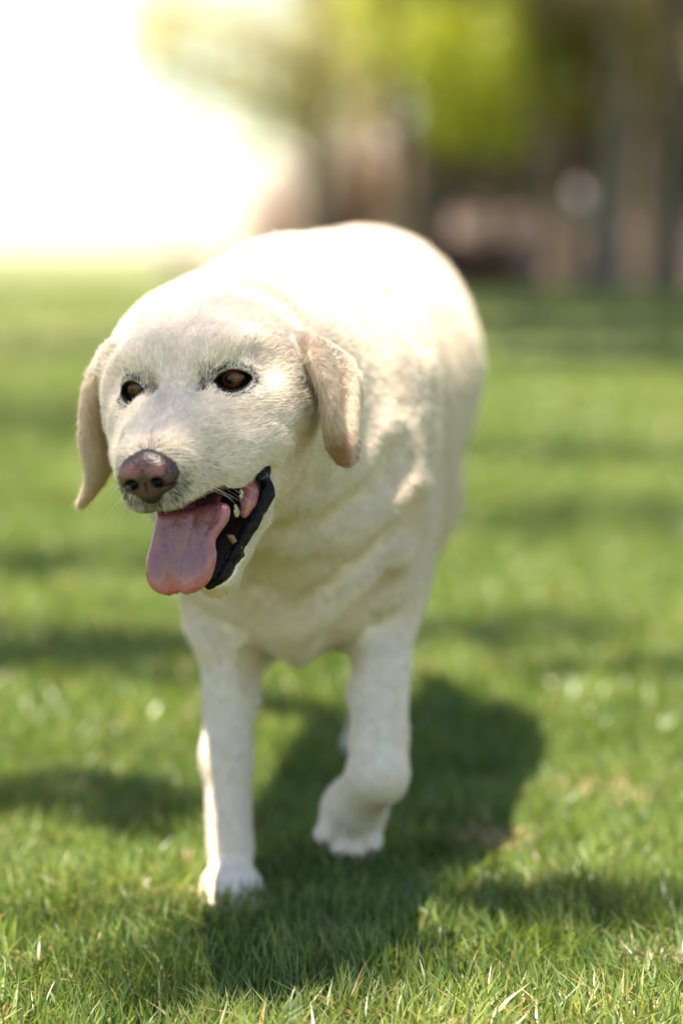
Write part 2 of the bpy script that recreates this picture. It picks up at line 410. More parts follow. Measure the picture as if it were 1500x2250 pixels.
print('dog mesh', len(BV), round(time.time() - _t, 1))
BN = grad(full_field, BV, .0015)
HQ = to_head(BV)
hs = np.abs(HQ[:, 0]); inhead = (HQ ** 2).sum(1) < .24 ** 2
HM = np.stack([hs, HQ[:, 1], HQ[:, 2]], 1).astype(np.float32)
# ---- coat colour and where the coat is missing
CREAM = np.array([.82, .745, .63]); WARM = np.array([.74, .57, .36]); TAN = np.array([.52, .27, .125]); BLK = np.array([.006, .005, .005]); PINK = np.array([.42, .17, .15])
def mixc(c, t, w): return c * (1 - w[:, None]) + np.asarray(t) * w[:, None]
tint = np.repeat(CREAM[None], len(BV), 0)
tint = mixc(tint, WARM, .16 * sstep(.0, .6, vnoise(BV * 11) * .6 + vnoise(BV * 27, 3) * .4 + .1))
tint = mixc(tint, (.87, .82, .73), sstep(.1, .7, vnoise(BV * 7, 5)) * .6)
furl = np.ones(len(BV))                                   # length multiplier, 0 = bare
tint = mixc(tint, (.82, .70, .54), .28 * (1 - sstep(.10, .22, np.linalg.norm(HQ, axis=1))))
# ears
dl = tri_fold(HQ, TRI_L, 0., .02); dr = tri_fold(HQ, TRI_R, 0., .02)
TL = np.array(ear_l); TR = np.array(ear_r)
isl = (dl < .0052); isr = (dr < .0052)
vl = np.zeros(len(BV)); ul = np.zeros(len(BV))
def sheet_uv(mask, A):
    idx = np.nonzero(mask)[0]; P = A.reshape(-1, 3); nr, nc = A.shape[:2]; u = np.zeros(len(idx)); v = np.zeros(len(idx))
    for s in range(0, len(idx), 4000):
        k = ((HQ[idx[s:s + 4000], None] - P[None]) ** 2).sum(2).argmin(1); v[s:s + 4000] = (k // nc) / (nr - 1); u[s:s + 4000] = (k % nc) / (nc - 1)
    return idx, u, v
il, u_, v_ = sheet_uv(isl, TL)
ear_w = np.zeros(len(BV))
w1 = sstep(.10, .35, v_); w2 = sstep(.55, .80, v_ - .25 * np.abs(u_ - .35))
strip = np.clip(sstep(.62, .38, u_) + .8 * sstep(.9, 1., u_), 0, 1); tint[il] = mixc(mixc(tint[il], (.70, .50, .36), w1 * .5 * strip), (.50, .28, .16), w2 * .9 * np.clip(strip + .3, 0, 1)); fold_shade = np.exp(-((v_ - .12) / .10) ** 2) * sstep(.5, .2, u_); tint[il] = mixc(tint[il], (.50, .30, .16), fold_shade * .35); furl[il] = 1 - .15 * w1; ear_w[il] = w1  # brown at the front of the ear root paints the shade in its fold
ir, u2, v2 = sheet_uv(isr, TR); w1 = sstep(.05, .25, v2) 
tint[ir] = mixc(tint[ir], (.66, .46, .28), w1 * (.3 + .55 * sstep(.9, .3, u2) )); furl[ir] = 1 - .15 * w1; ear_w[ir] = w1
# eye surround
g, e_ = lid_gap(HM); near = inhead & (np.linalg.norm(HM - EYE, axis=1) < .05)
de = np.linalg.norm((HM - (EYE + np.array([-.006, -.005, .004]))) / np.array([1.25, 1, 1]), axis=1)
smoke = (1 - sstep(.012, .0265, de + .004 * vnoise(HQ * 260, 2))) * near
smoke2 = (1 - sstep(.008, .021, np.linalg.norm((HM - (EYE + np.array([-.013, .003, .006]))), axis=1))) * near
rim = (1 - sstep(.0010, .0025, g)) * near
corner = (1 - sstep(.0012, .0042, rcone(HM, EYE + EX * .011 + GAZE * .010 - EY * .001, EYE + EX * .021 + GAZE * .006 - EY * .005, 0, 0))) * near
inner = sstep(.012, -.006, HM[:, 0] - EYE[0]); eyew = np.clip(np.maximum(smoke * (.25 + .6 * inner) + .3 * (1 - sstep(.003, .006, g)) * near, smoke2 * .9), 0, 1)
skin = mixc(tint, (.10, .075, .07), eyew * .85); skin = mixc(skin, BLK, np.maximum(rim, corner * .9)); furl *= 1 - np.clip(rim * 1.2, 0, 1)
furl *= 1 - .55 * (1 - sstep(.016, .035, de)) * near
# mouth lining: the carved wedge and lips
s_ = hs; cavd = np.maximum(HQ[:, 1] + .0645, s_ - (.046 - .22 * np.clip(HQ[:, 2], 0, .1)))
ax, ay, bx, by = -.006, -.078, .070, -.146; nx, ny = -(by - ay), (bx - ax); Ln = math.hypot(nx, ny)
lowv = -((HQ[:, 2] - ax) * nx + (HQ[:, 1] - ay) * ny) / Ln
mouth = inhead & (cavd < .0015) & (lowv < .0006) & (HQ[:, 2] > -.02)
lipw = np.zeros(len(BV)); lipw[mouth] = 1
skin = mixc(skin, (.028, .016, .016), lipw); furl *= 1 - lipw
# round the nose
NC = np.array([0, -.043, .094]); dn = np.linalg.norm((HM - NC) / np.array([1.15, 1, 1.1]), axis=1)
nosew = (.35 + .65 * sstep(-.035, -.055, HQ[:, 1])) * (1 - sstep(.019, .027, dn + .003 * vnoise(HQ * 300, 8))) * inhead
phil = (1 - sstep(.0008, .003, hs)) * (HQ[:, 1] < -.052) * (HQ[:, 2] > .085) * inhead
skin = mixc(skin, (.05, .03, .028), np.maximum(nosew * .45, phil)); furl *= 1 - np.maximum(1 - sstep(.0125, .017, dn), 0) * inhead
musz = (1 - sstep(.03, .075, dn)) * inhead * sstep(-.025, -.05, HQ[:, 1])
bridge = (1 - sstep(.004, .012, hs + .004 * vnoise(HQ * 60))) * inhead * sstep(.035, .055, HQ[:, 2]) * (HQ[:, 1] > -.05)
skin = mixc(skin, (.62, .44, .38), bridge * .5)
skin = mixc(skin, (.45, .40, .36), musz * .35)
# pads and claws under the paws are hidden in the grass; toes stay coat coloured
m, nt, b = new_mat('dog_coat_skin'); at = node(nt, 'ShaderNodeAttribute'); at.attribute_name = 'tint'
nt.links.new(at.outputs['Color'], b.inputs['Base Color']); b.inputs['Roughness'].default_value = .75; b.inputs['Specular IOR Level'].default_value = .2
b.inputs['Subsurface Weight'].default_value = 0
tc = node(nt, 'ShaderNodeTexCoord'); nz = node(nt, 'ShaderNodeTexNoise'); nz.inputs['Scale'].default_value = 420; nz.inputs['Detail'].default_value = 3
bp = node(nt, 'ShaderNodeBump'); bp.inputs['Strength'].default_value = .12; bp.inputs['Distance'].default_value = .001
nt.links.new(tc.outputs['Object'], nz.inputs['Vector']); nt.links.new(nz.outputs[0], bp.inputs['Height']); nt.links.new(bp.outputs[0], b.inputs['Normal'])
M_SKIN = m
dog = empty('dog', (-.02, 2.35, 0)); tag(dog, 'cream labrador with tongue out walking on the lawn, one forepaw lifted', 'dog')
PO = -np.array(dog.location)
body = mesh_np('body', BV + PO, BF, M_SKIN, colors=skin, parent=dog)
def local_mesh(name, fn, lo, hi, h, mat, parent=dog, colf=None):
    V, F = surface_nets(fn, lo, hi, h); o = mesh_np(name, to_world(V) + PO, F, mat, parent=parent, colors=None if colf is None else colf(V))
    return o
def mapped(name, c1, c2, scale, rough, bump, th=(.4, .6), spec=.5, coat=0, bs=None, dist=.0006):
    m, nt, b = new_mat(name); tc = node(nt, 'ShaderNodeTexCoord'); n = node(nt, 'ShaderNodeTexNoise'); n.inputs['Scale'].default_value = scale; n.inputs['Detail'].default_value = 4
    cr = node(nt, 'ShaderNodeValToRGB'); e = cr.color_ramp.elements; e[0].position = th[0]; e[1].position = th[1]; e[0].color = (*c1, 1); e[1].color = (*c2, 1)
    nt.links.new(tc.outputs['Object'], n.inputs['Vector']); nt.links.new(n.outputs[0], cr.inputs[0]); nt.links.new(cr.outputs[0], b.inputs['Base Color'])
    b.inputs['Roughness'].default_value = rough; b.inputs['Specular IOR Level'].default_value = spec; b.inputs['Coat Weight'].default_value = coat; b.inputs['Coat Roughness'].default_value = .12
    v = node(nt, 'ShaderNodeTexVoronoi'); v.inputs['Scale'].default_value = bs or scale * 6
    bp = node(nt, 'ShaderNodeBump'); bp.inputs['Strength'].default_value = bump; bp.inputs['Distance'].default_value = dist
    nt.links.new(tc.outputs['Object'], v.inputs['Vector']); nt.links.new(v.outputs['Distance'], bp.inputs['Height']); nt.links.new(bp.outputs[0], b.inputs['Normal'])
    return m
# ---- nose
NC_ = np.array([0, -.0405, .0955], np.float32)
def nose_field(q):
    s = np.sqrt(q[:, 0] ** 2 + 4e-7); m = np.stack([s, q[:, 1], q[:, 2]], 1).astype(np.float32); V = lambda *a: np.array(a, np.float32) * np.float32(mm)
    d = ell(m, V(0, -38, 94), V(20, 14.5, 15))
    d = smin(d, ell(m, V(10.5, -42, 99), V(11, 11.5, 12.5)), .006)
    d = smin(d, ell(m, V(0, -53, 98), V(9, 9, 11)), .006)
    d = smax(d, -ell(m, V(9.5, -45, 113), V(4.6, 4.0, 9)), .0022)
    d = smax(d, -rcone(m, V(11, -47, 110), V(21, -46.5, 99), .0023, .0014), .002)
    d = smax(d, -(np.maximum(s - .0007, np.linalg.norm((m - V(0, -58, 112))[:, 1:], axis=1) - .014)), .002)
    return d + .00022 * vnoise(q * 900).astype(np.float32)
def nose_col(V):
    n = vnoise(V * 160, 4) * .6 + vnoise(V * 420, 6) * .4
    s = np.abs(V[:, 0]); dark = np.clip(sstep(.015, .024, np.hypot(s, (V[:, 1] + .042) * 1.25)) + sstep(-.050, -.060, V[:, 1]) * .9 + sstep(.108, .098, V[:, 2]) * .75, 0, 1)
    c = np.repeat(np.array([[.092, .043, .034]]), len(V), 0); c = mixc(c, (.060, .036, .038), sstep(-.034, -.028, V[:, 1]) * .8)
    c = mixc(c, (.020, .014, .015), np.clip(dark * .92 + sstep(.22, .5, n) * .7, 0, 1)); hole = np.linalg.norm((V - np.array([0, -.0455, .108])) * np.array([0, 1, 1]), axis=1)
    c = mixc(c, (.004, .003, .003), (ell(np.stack([s, V[:, 1], V[:, 2]], 1).astype(np.float32), np.array([9.5, -45, 110]) * mm, np.array([5.4, 4.8, 8]) * mm) < 0).astype(float))
    return c
m, nt, b = new_mat('nose_leather'); at = node(nt, 'ShaderNodeAttribute'); at.attribute_name = 'tint'; nt.links.new(at.outputs['Color'], b.inputs['Base Color'])
b.inputs['Roughness'].default_value = .40; b.inputs['Specular IOR Level'].default_value = .3
tc = node(nt, 'ShaderNodeTexCoord'); v = node(nt, 'ShaderNodeTexVoronoi'); v.inputs['Scale'].default_value = 1100; bp = node(nt, 'ShaderNodeBump'); bp.inputs['Strength'].default_value = .35; bp.inputs['Distance'].default_value = .0003
nt.links.new(tc.outputs['Object'], v.inputs['Vector']); nt.links.new(v.outputs['Distance'], bp.inputs['Height']); nt.links.new(bp.outputs[0], b.inputs['Normal'])
nose = local_mesh('nose', nose_field, (-.03, -.07, .07), (.03, -.015, .12), .0008, m, colf=nose_col)
# ---- lips and gum
LIPM = mapped('wet_black_lip', (.002, .0018, .0018), (.007, .006, .006), 90, .38, .8, bs=260, spec=.16, coat=0, dist=.0008)
def lip_field(q):
    m = jaw_mirror(q); d = None
    for (a, ra), (b, rb) in zip(LIP[:-1], LIP[1:]):
        c = rcone(m, np.array(a) * mm, np.array(b) * mm, ra * mm, rb * mm); d = c if d is None else smin(d, c, .003)
    up = rcone(m, np.array((51, -66, 2)) * mm, np.array((47, -70, 20)) * mm, .0030, .0022); d = smin(d, up, .004)
    return d + .0006 * vnoise(q * 230).astype(np.float32)
lip = local_mesh('lip', lip_field, (-.07, -.155, -.02), (.07, -.05, .075), .0013, LIPM)
GUM = mapped('gum', (.34, .10, .09), (.46, .17, .15), 120, .3, .3, coat=.4)
def gum_field(q):
    m = jaw_mirror(q)
    d = rcone(m, np.array((34, -73, 12)) * mm, np.array((29.5, -86, 27)) * mm, .0066, .0052)
    return smin(d, rcone(m, np.array((29.5, -86, 27)) * mm, np.array((27, -93, 32)) * mm, .0048, .0032), .003) + .0006 * vnoise(q * 200).astype(np.float32)
for lo_, hi_ in (((.002, -.15, -.01), (.07, -.05, .075)), ((-.06, -.15, -.01), (.002, -.05, .075))): local_mesh('gum', gum_field, lo_, hi_, .0014, GUM)
TOOTH = mapped('tooth_enamel', (.58, .47, .25), (.66, .56, .36), 60, .25, .05, coat=.3)
for (sx, u, f, r, h) in ((39, -82, 24, 2.6, 5), (35, -91, 31, 2.3, 4.5)):
    local_mesh('tooth', lambda q, c=np.array((sx, u, f)) * mm, r=r, h=h: smin(rcone(q, c, c + np.array((0, .006, .003)), r * mm, r * .45 * mm), rcone(q, c + np.array((0, -.001, .003)), c + np.array((0, .003, .006)), r * .8 * mm, r * .4 * mm), .002),
               np.array((sx - 9, u - 9, f - 9)) * mm, np.array((sx + 9, u + 14, f + 14)) * mm, .0008, TOOTH)
# ---- tongue
cen = [((0, -80, 10), 21), ((1, -86, 36), 23.5), (seen(424, 1120, 58) * 1e3 + np.array([1.5, 0, 0]), 27), (seen(418, 1150, 64) * 1e3 + np.array([2, 0, 0]), 28), (seen(409, 1190, 69) * 1e3 + np.array([1, 0, 0]), 27.5), (seen(400, 1225, 73) * 1e3, 27), (seen(397, 1255, 76) * 1e3, 26), (seen(397, 1280, 78) * 1e3, 22), (seen(396, 1295, 78) * 1e3, 15), (seen(395, 1302, 77) * 1e3, 7)]
rows = []
for i, (c, hw) in enumerate(cen):
    c = np.array(c, float); t = i / (len(cen) - 1); r = []
    for u in np.linspace(-1, 1, 9):
        x = u * hw; n = -1.8 * math.exp(-(u / .14) ** 2) * (1 - sstep(.45, .8, t)) + 5.0 * abs(u) ** 2 * (1 - t) + 2.0 * abs(u) ** 2 * sstep(.5, .9, t) + 1.2 * math.sin(u * 5 + i * .7) * t
        notch = -5.0 if (i == 4 and u > .7) else 0
        r.append((c + np.array([x + notch, n * .35 + (-2.0 * u * u * t), n])) * mm)
    rows.append(r)
tg = refine(rows, 4); nr, nc = tg.shape[:2]
du = np.gradient(tg, axis=1); dv = np.gradient(tg, axis=0); nn = np.cross(dv, du); nn /= np.linalg.norm(nn, axis=2, keepdims=True) + 1e-9
nn = np.where((nn[..., 2:3] < 0), -nn, nn)
uu = np.linspace(-1, 1, nc)[None, :, None]; vv = np.linspace(0, 1, nr)[:, None, None]
th = .0034 * np.sqrt(np.clip(1 - np.abs(uu) ** 5, 0, 1)) * np.sqrt(np.clip(1 - vv ** 9, 0, 1)) + .0004
bmp = .0005 * vnoise((tg * np.array([240, 70, 70])).reshape(-1, 3)).reshape(nr, nc, 1)
top = tg + nn * (th + bmp); bot = tg - nn * th
V = np.concatenate([top.reshape(-1, 3), bot.reshape(-1, 3)]); ix = np.arange(nr * nc).reshape(nr, nc); N = nr * nc
q1 = np.stack([ix[:-1, :-1], ix[:-1, 1:], ix[1:, 1:], ix[1:, :-1]], -1).reshape(-1, 4)
ring = np.concatenate([ix[0, :], ix[1:, -1], ix[-1, -2::-1], ix[-2:0:-1, 0]]); r2 = np.roll(ring, -1)
F = np.concatenate([q1, q1[:, ::-1] + N, np.stack([ring, ring + N, r2 + N, r2], 1)])
tcol = np.repeat(np.array([[.20, .060, .075]]), N, 0); vf = np.broadcast_to(vv, (nr, nc, 1)).reshape(-1); uf = np.abs(np.broadcast_to(uu, (nr, nc, 1)).reshape(-1))
tcol = mixc(tcol, (.42, .105, .115), np.clip(sstep(.62, .85, vf) + .5 * sstep(.7, .95, uf), 0, 1)); tcol = mixc(tcol, (.30, .10, .12), (1 - sstep(.02, .10, uf)) * (1 - sstep(.5, .7, vf)) * .6)
tcol = mixc(tcol, (.36, .14, .16), sstep(.2, .7, vnoise((tg * np.array([500, 60, 60])).reshape(-1, 3), 5)) * .4)
m, nt, b = new_mat('wet_tongue'); at = node(nt, 'ShaderNodeAttribute'); at.attribute_name = 'tint'; nt.links.new(at.outputs['Color'], b.inputs['Base Color'])
b.inputs['Roughness'].default_value = .24; b.inputs['Coat Weight'].default_value = .7; b.inputs['Coat Roughness'].default_value = .1; b.inputs['Subsurface Weight'].default_value = .25; b.inputs['Subsurface Radius'].default_value = (.006, .002, .0015); b.inputs['Subsurface Scale'].default_value = 1
tc = node(nt, 'ShaderNodeTexCoord'); v = node(nt, 'ShaderNodeTexNoise'); v.inputs['Scale'].default_value = 330; v.inputs['Detail'].default_value = 6; bp = node(nt, 'ShaderNodeBump'); bp.inputs['Strength'].default_value = .9; bp.inputs['Distance'].default_value = .0016
nt.links.new(tc.outputs['Object'], v.inputs['Vector']); nt.links.new(v.outputs[0], bp.inputs['Height']); nt.links.new(bp.outputs[0], b.inputs['Normal'])
tongue = mesh_np('tongue', to_world(V) + PO, F, m, parent=dog, colors=np.concatenate([tcol, tcol]))
# ---- eyes
def eye_mat():
    m, nt, b = new_mat('eye'); tc = node(nt, 'ShaderNodeTexCoord'); sp = node(nt, 'ShaderNodeSeparateXYZ'); nt.links.new(tc.outputs['Object'], sp.inputs[0])
    v = node(nt, 'ShaderNodeVectorMath'); v.operation = 'MULTIPLY'; v.inputs[1].default_value = (1, 1, 0); nt.links.new(tc.outputs['Object'], v.inputs[0])
    ln = node(nt, 'ShaderNodeVectorMath'); ln.operation = 'LENGTH'; nt.links.new(v.outputs[0], ln.inputs[0])
    mr = node(nt, 'ShaderNodeMath'); mr.operation = 'MULTIPLY'; mr.inputs[1].default_value = 84; nt.links.new(ln.outputs['Value'], mr.inputs[0])
    nz = node(nt, 'ShaderNodeTexNoise'); nz.inputs['Scale'].default_value = 500; nt.links.new(tc.outputs['Object'], nz.inputs['Vector'])
    ad = node(nt, 'ShaderNodeMath'); ad.operation = 'MULTIPLY_ADD'; ad.inputs[1].default_value = .22; nt.links.new(nz.outputs[0], ad.inputs[0]); nt.links.new(mr.outputs[0], ad.inputs[2])
    cr = node(nt, 'ShaderNodeValToRGB'); e = cr.color_ramp.elements; e[0].position = .31; e[0].color = (.003, .002, .002, 1); e[1].position = .97; e[1].color = (.012, .007, .006, 1)
    for p_, c_ in ((.36, (.05, .016, .005)), (.56, (.14, .044, .010)), (.72, (.08, .024, .006)), (.82, (.012, .005, .003))):
        x = e.new(p_); x.color = (*c_, 1)
    nt.links.new(ad.outputs[0], cr.inputs[0]); nt.links.new(cr.outputs[0], b.inputs['Base Color'])
    b.inputs['Roughness'].default_value = .3; b.inputs['Coat Weight'].default_value = .55; b.inputs['Coat Roughness'].default_value = .01; b.inputs['Specular IOR Level'].default_value = .2
    return m
EM = eye_mat()
import bmesh
for sgn in (1, -1):
    me = bpy.data.meshes.new('eye'); bm = bmesh.new(); bmesh.ops.create_uvsphere(bm, u_segments=48, v_segments=32, radius=.0116)
    for v in bm.verts:
        z = v.co.z; r = math.hypot(v.co.x, v.co.y)
        if z > 0 and r < .0075: v.co.z += .0009 * (1 - (r / .0075) ** 2)
    for f in bm.faces: f.smooth = True
    bm.to_mesh(me); bm.free(); me.materials.append(EM)
    o = link('eye', me, dog); c = EYE * np.array([sgn, 1, 1]) ; g_ = GAZE * np.array([sgn, 1, 1]) + np.array([-.26, .0, 0]) 
    wc = to_world(c[None])[0] + PO; wg = Vector((HR @ g_).tolist()); o.location = wc.tolist(); o.rotation_euler = wg.to_track_quat('Z', 'Y').to_euler()

# ---- claws
CLAW = mapped('claw', (.10, .075, .06), (.22, .17, .13), 200, .35, .1)
def claw(base, dirv, L, r):
    d = np.array(dirv, float); d /= np.linalg.norm(d); a = np.cross(d, [0, 0, 1.]); a /= np.linalg.norm(a); b_ = np.cross(a, d); V = []; n = 8
    for i in range(6):
        t = i / 5; c = np.array(base) + d * L * t + np.array([0, 0, -1]) * L * .45 * t * t; rr = r * (1 - t ** 1.6) + .0003
        for k in range(n): V.append(c + rr * (a * math.cos(2 * math.pi * k / n) + b_ * math.sin(2 * math.pi * k / n)))
    ix = np.arange(6 * n).reshape(6, n); F = np.stack([ix[:-1], np.roll(ix, -1, 1)[:-1], np.roll(ix, -1, 1)[1:], ix[1:]], -1).reshape(-1, 4)
    return mesh_np('claw', np.array(V) + PO, F, CLAW, parent=dog)
for dx, dy in ((-.019, -.006), (-.0065, -.020), (.0065, -.020), (.019, -.006)): claw((-.094 + dx * 1.1, 1.976 + dy, .010), (dx * .5, -1, .1), .012, .0032)
for dx, dz in ((-.022, .004), (-.009, -.006), (.006, -.008), (.018, -.003)): claw((.008 + dx, 2.059, .053 + dz), (dx * .5, -.6, -1), .0095, .0030)
# ---- coat: one short strand object under the body
def fur_strands(name, n, sel, seglen, rad, lift, K=4, seed=1, colf=None, wild=.25):
    """n strands on faces where sel(face weight) > 0"""
    rg = np.random.default_rng(seed)
    tri = np.concatenate([BF[:, [0, 1, 2]], BF[:, [0, 2, 3]]])
    A, Bv, Cv = BV[tri[:, 0]], BV[tri[:, 1]], BV[tri[:, 2]]
    ar = np.linalg.norm(np.cross(Bv - A, Cv - A), axis=1) * .5 * sel[tri].mean(1)
    cdf = np.cumsum(ar); t = np.searchsorted(cdf, rg.random(n) * cdf[-1]); r1 = np.sqrt(rg.random(n)); r2 = rg.random(n)
    w = np.stack([1 - r1, r1 * (1 - r2), r1 * r2], 1); T = tri[t]
    itp = lambda X: (X[T] * (w[..., None] if X.ndim == 2 else w)).sum(1)
    P = itp(BV); N = itp(BN); N /= np.linalg.norm(N, axis=1, keepdims=True) + 1e-9
    L = itp(furl); keep = L > .12; P, N, L, T, w = P[keep], N[keep], L[keep], T[keep], w[keep]
    col = (tint[T] * w[..., None]).sum(1); ew = (eyew[T] * w).sum(1); nw = (nosew[T] * w).sum(1); mz = (musz[T] * w).sum(1); eww = (ear_w[T] * w).sum(1)
    q = to_head(P); dh = np.linalg.norm(q, axis=1)
    nose_w = to_world(np.array([[0, -.03, .10]]))[0]
    D = P - nose_w; D /= np.linalg.norm(D, axis=1, keepdims=True)
    hw = 1 - sstep(.12, .26, dh)                                          # 1 on the head
    down = np.array([0, .25, -1.]); D = D + (1 - hw)[:, None] * down * .9 * (1 - np.clip(N[:, 2:3], 0, 1))
    lg = (1 - sstep(.22, .34, P[:, 2]))[:, None]; D = D * (1 - lg) + np.array([0, .12, -1.]) * 1.6 * lg
    D += eww[:, None] * np.array([0, 0, -1.5])
    # hair round the eyes fans out from the lids
    m2 = np.stack([np.abs(q[:, 0]), q[:, 1], q[:, 2]], 1); fan = m2 - EYE; fd = np.linalg.norm(fan, axis=1); fan[:, 0] *= np.sign(q[:, 0]); fan = fan / (fd[:, None] + 1e-6)
    D += (np.exp(-(fd / .024) ** 2) * 1.2 * hw)[:, None] * (fan @ HR.T)
    # swirl noise gives locks and partings
    sc = 38
    nz = np.stack([vnoise(P * sc, 11), vnoise(P * sc, 12), vnoise(P * sc, 13)], 1) * .26 + np.stack([vnoise(P * 130, 14), vnoise(P * 130, 15), vnoise(P * 130, 16)], 1) * wild
    nz *= (.5 + .5 * hw)[:, None]; D += nz
    D -= (D * N).sum(1, keepdims=True) * N; D /= np.linalg.norm(D, axis=1, keepdims=True) + 1e-9
    chest = (1 - hw) * sstep(2.2, 2.0, P[:, 1]); ln = (1 - .3 * chest) * (seglen[0] * hw + seglen[1] * (1 - hw) * (1 - .5 * lg[:, 0]) * (1 - .4 * (P[:, 2] < .055))) * L * rg.uniform(.7, 1.25, len(P))
    gh = rg.random(len(P)) < .05; ln[gh] *= 1.6; lf = lift * np.where(gh, 2.2, 1.) * rg.uniform(.5, 1.5, len(P)) * (1 + .3 * vnoise(P * 60, 19))
    n = len(P); pts = np.zeros((n, K, 3), np.float32); jit = rg.normal(0, .10, (n, 3))
    for k in range(K):
        s = k / (K - 1)
        pts[:, k] = P - N * .0001 + ln[:, None] * (D * s + N * (lf[:, None] * s * (1 - .40 * s)) + jit * s * s)
    # locks: tips of neighbouring hairs draw together and share a shade
    cs = np.where(hw > .5, .0022, .0045); ci = np.floor(P / cs[:, None] + .35 * nz).astype(np.int64); clv = hash3(ci[:, 0], ci[:, 1], ci[:, 2], 5) * 2 - 1
    key = (ci[:, 0] * 73856093) ^ (ci[:, 1] * 19349663) ^ (ci[:, 2] * 83492791); _, inv = np.unique(key, return_inverse=True); cnt = np.bincount(inv)
    tipm = np.stack([np.bincount(inv, pts[:, -1, a]) / cnt for a in range(3)], 1)[inv]
    for k in range(1, K):
        s = k / (K - 1); pts[:, k] += ((tipm - pts[:, -1]) * .5 * (1 - .7 * eww[:, None]) * s ** 1.5) if k < K - 1 else (tipm - pts[:, -1]) * .5 * (1 - .7 * eww[:, None])
    if colf is not None: col = colf(P, q, col, ew, nw, mz, rg, clv)
    cu = bpy.data.hair_curves.new(name); cu.add_curves([K] * n)
    cu.attributes['position'].data.foreach_set('vector', pts.ravel() + np.tile(PO, n * K).astype(np.float32))
    ra = cu.attributes.get('radius') or cu.attributes.new('radius', 'FLOAT', 'POINT')
    prof = np.array([1, .95, .75, .25]) if K == 4 else np.linspace(1, .2, K)
    rr = (rad[0] * hw + rad[1] * (1 - hw))[:, None] * prof[None]; ra.data.foreach_set('value', rr.astype(np.float32).ravel())
    a = cu.attributes.new('tint', 'FLOAT_COLOR', 'CURVE'); c4 = np.ones((n, 4), np.float32); c4[:, :3] = col; a.data.foreach_set('color', c4.ravel())
    return cu
m, nt, b = new_mat('dog_hair'); M_HAIR = m
nt.nodes.remove(b); out = nt.nodes['Material Output']; at = node(nt, 'ShaderNodeAttribute'); at.attribute_name = 'tint'
df = node(nt, 'ShaderNodeBsdfDiffuse'); tr = node(nt, 'ShaderNodeBsdfTranslucent'); gl = node(nt, 'ShaderNodeBsdfGlossy'); gl.inputs['Roughness'].default_value = .45
mx = node(nt, 'ShaderNodeMixShader'); mx.inputs[0].default_value = .42; m2 = node(nt, 'ShaderNodeMixShader'); m2.inputs[0].default_value = .05
nt.links.new(at.outputs['Color'], df.inputs['Color']); nt.links.new(at.outputs['Color'], tr.inputs['Color']); nt.links.new(at.outputs['Color'], gl.inputs['Color'])
nt.links.new(df.outputs[0], mx.inputs[1]); nt.links.new(tr.outputs[0], mx.inputs[2]); nt.links.new(mx.outputs[0], m2.inputs[1]); nt.links.new(gl.outputs[0], m2.inputs[2]); nt.links.new(m2.outputs[0], out.inputs['Surface'])
def coat_col(P, q, col, ew, nw, mz, rg, clv):
    n = len(P); c = col * rg.uniform(.94, 1.06, (n, 1)) * (1 + (.05 + .02 * (1 - sstep(.12, .26, np.linalg.norm(q, axis=1)))) [:, None] * clv[:, None]) * np.array([1.07, 1.09, 1.15]); c = mixc(c, col * np.array([.93, .80, .62]), (rg.random(n) < .14) * .7)
    dark = rg.random(n) < np.clip(ew * 1.1 + nw * .5 + mz * .05, 0, 1); c[dark] = np.array([.030, .022, .020]) * rg.uniform(.6, 1.8, (dark.sum(), 1))
    return np.clip(c, 0, .95)
wt = np.where(inhead, 1.0, .34) * (furl > .1)
wt = wt * np.where(BV[:, 1] > 2.5, .55, 1.) * (1 + .6 * ear_w)
NF = int(float(os.environ.get('DOGFUR', '1')) * 1900000)
FUR_HEAD_L = .0050
cu = fur_strands('coat', NF, wt, (FUR_HEAD_L, .0095), (.000085, .00016), .27, colf=coat_col)
cu.materials.append(M_HAIR); coat = link('coat', cu, dog)
print('coat', len(cu.curves), round(time.time() - _t, 1))
# whiskers and lashes
def strands(name, roots, dirs, lens, rad, colr, K=6, droop=.3):
    cu = bpy.data.hair_curves.new(name); n = len(roots); cu.add_curves([K] * n); pts = np.zeros((n, K, 3))
    for k in range(K):
        s = k / (K - 1); pts[:, k] = roots + dirs * (lens * s)[:, None] + np.array([0, 0, -1]) * (lens * droop * s * s)[:, None]
    cu.attributes['position'].data.foreach_set('vector', (pts + PO).astype(np.float32).ravel())
    ra = cu.attributes.get('radius') or cu.attributes.new('radius', 'FLOAT', 'POINT'); ra.data.foreach_set('value', np.tile(np.linspace(rad, rad * .25, K), n).astype(np.float32))
    a = cu.attributes.new('tint', 'FLOAT_COLOR', 'CURVE'); c4 = np.ones((n, 4), np.float32); c4[:, :3] = colr; a.data.foreach_set('color', c4.ravel())
    cu.materials.append(M_HAIR); return link(name, cu, dog)
rg = np.random.default_rng(5); ro = []; di = []
for sg in (1, -1):
    for i in range(13):
        p = np.array([sg * rg.uniform(24, 36), rg.uniform(-66, -48), rg.uniform(35, 80)]) * mm
        for _ in range(12):
            d0 = head_field(p[None].astype(np.float32))[0]; g0 = grad(head_field, p[None].astype(np.float32), .001)[0]; p = p - g0 * d0 * .8
        ro.append(to_world(p[None])[0]); d = np.array([sg * .75, -.45, -.25]) + rg.normal(0, .2, 3); d = d * .8 + g0 * .4; di.append(HR @ (d / np.linalg.norm(d)))
ro = np.array(ro); di = np.array(di)
strands('whiskers', ro, di, rg.uniform(.010, .028, len(ro)), .00011, np.where(rg.random((len(ro), 1)) < .7, .75, .06) * np.ones((1, 3)), droop=.15)
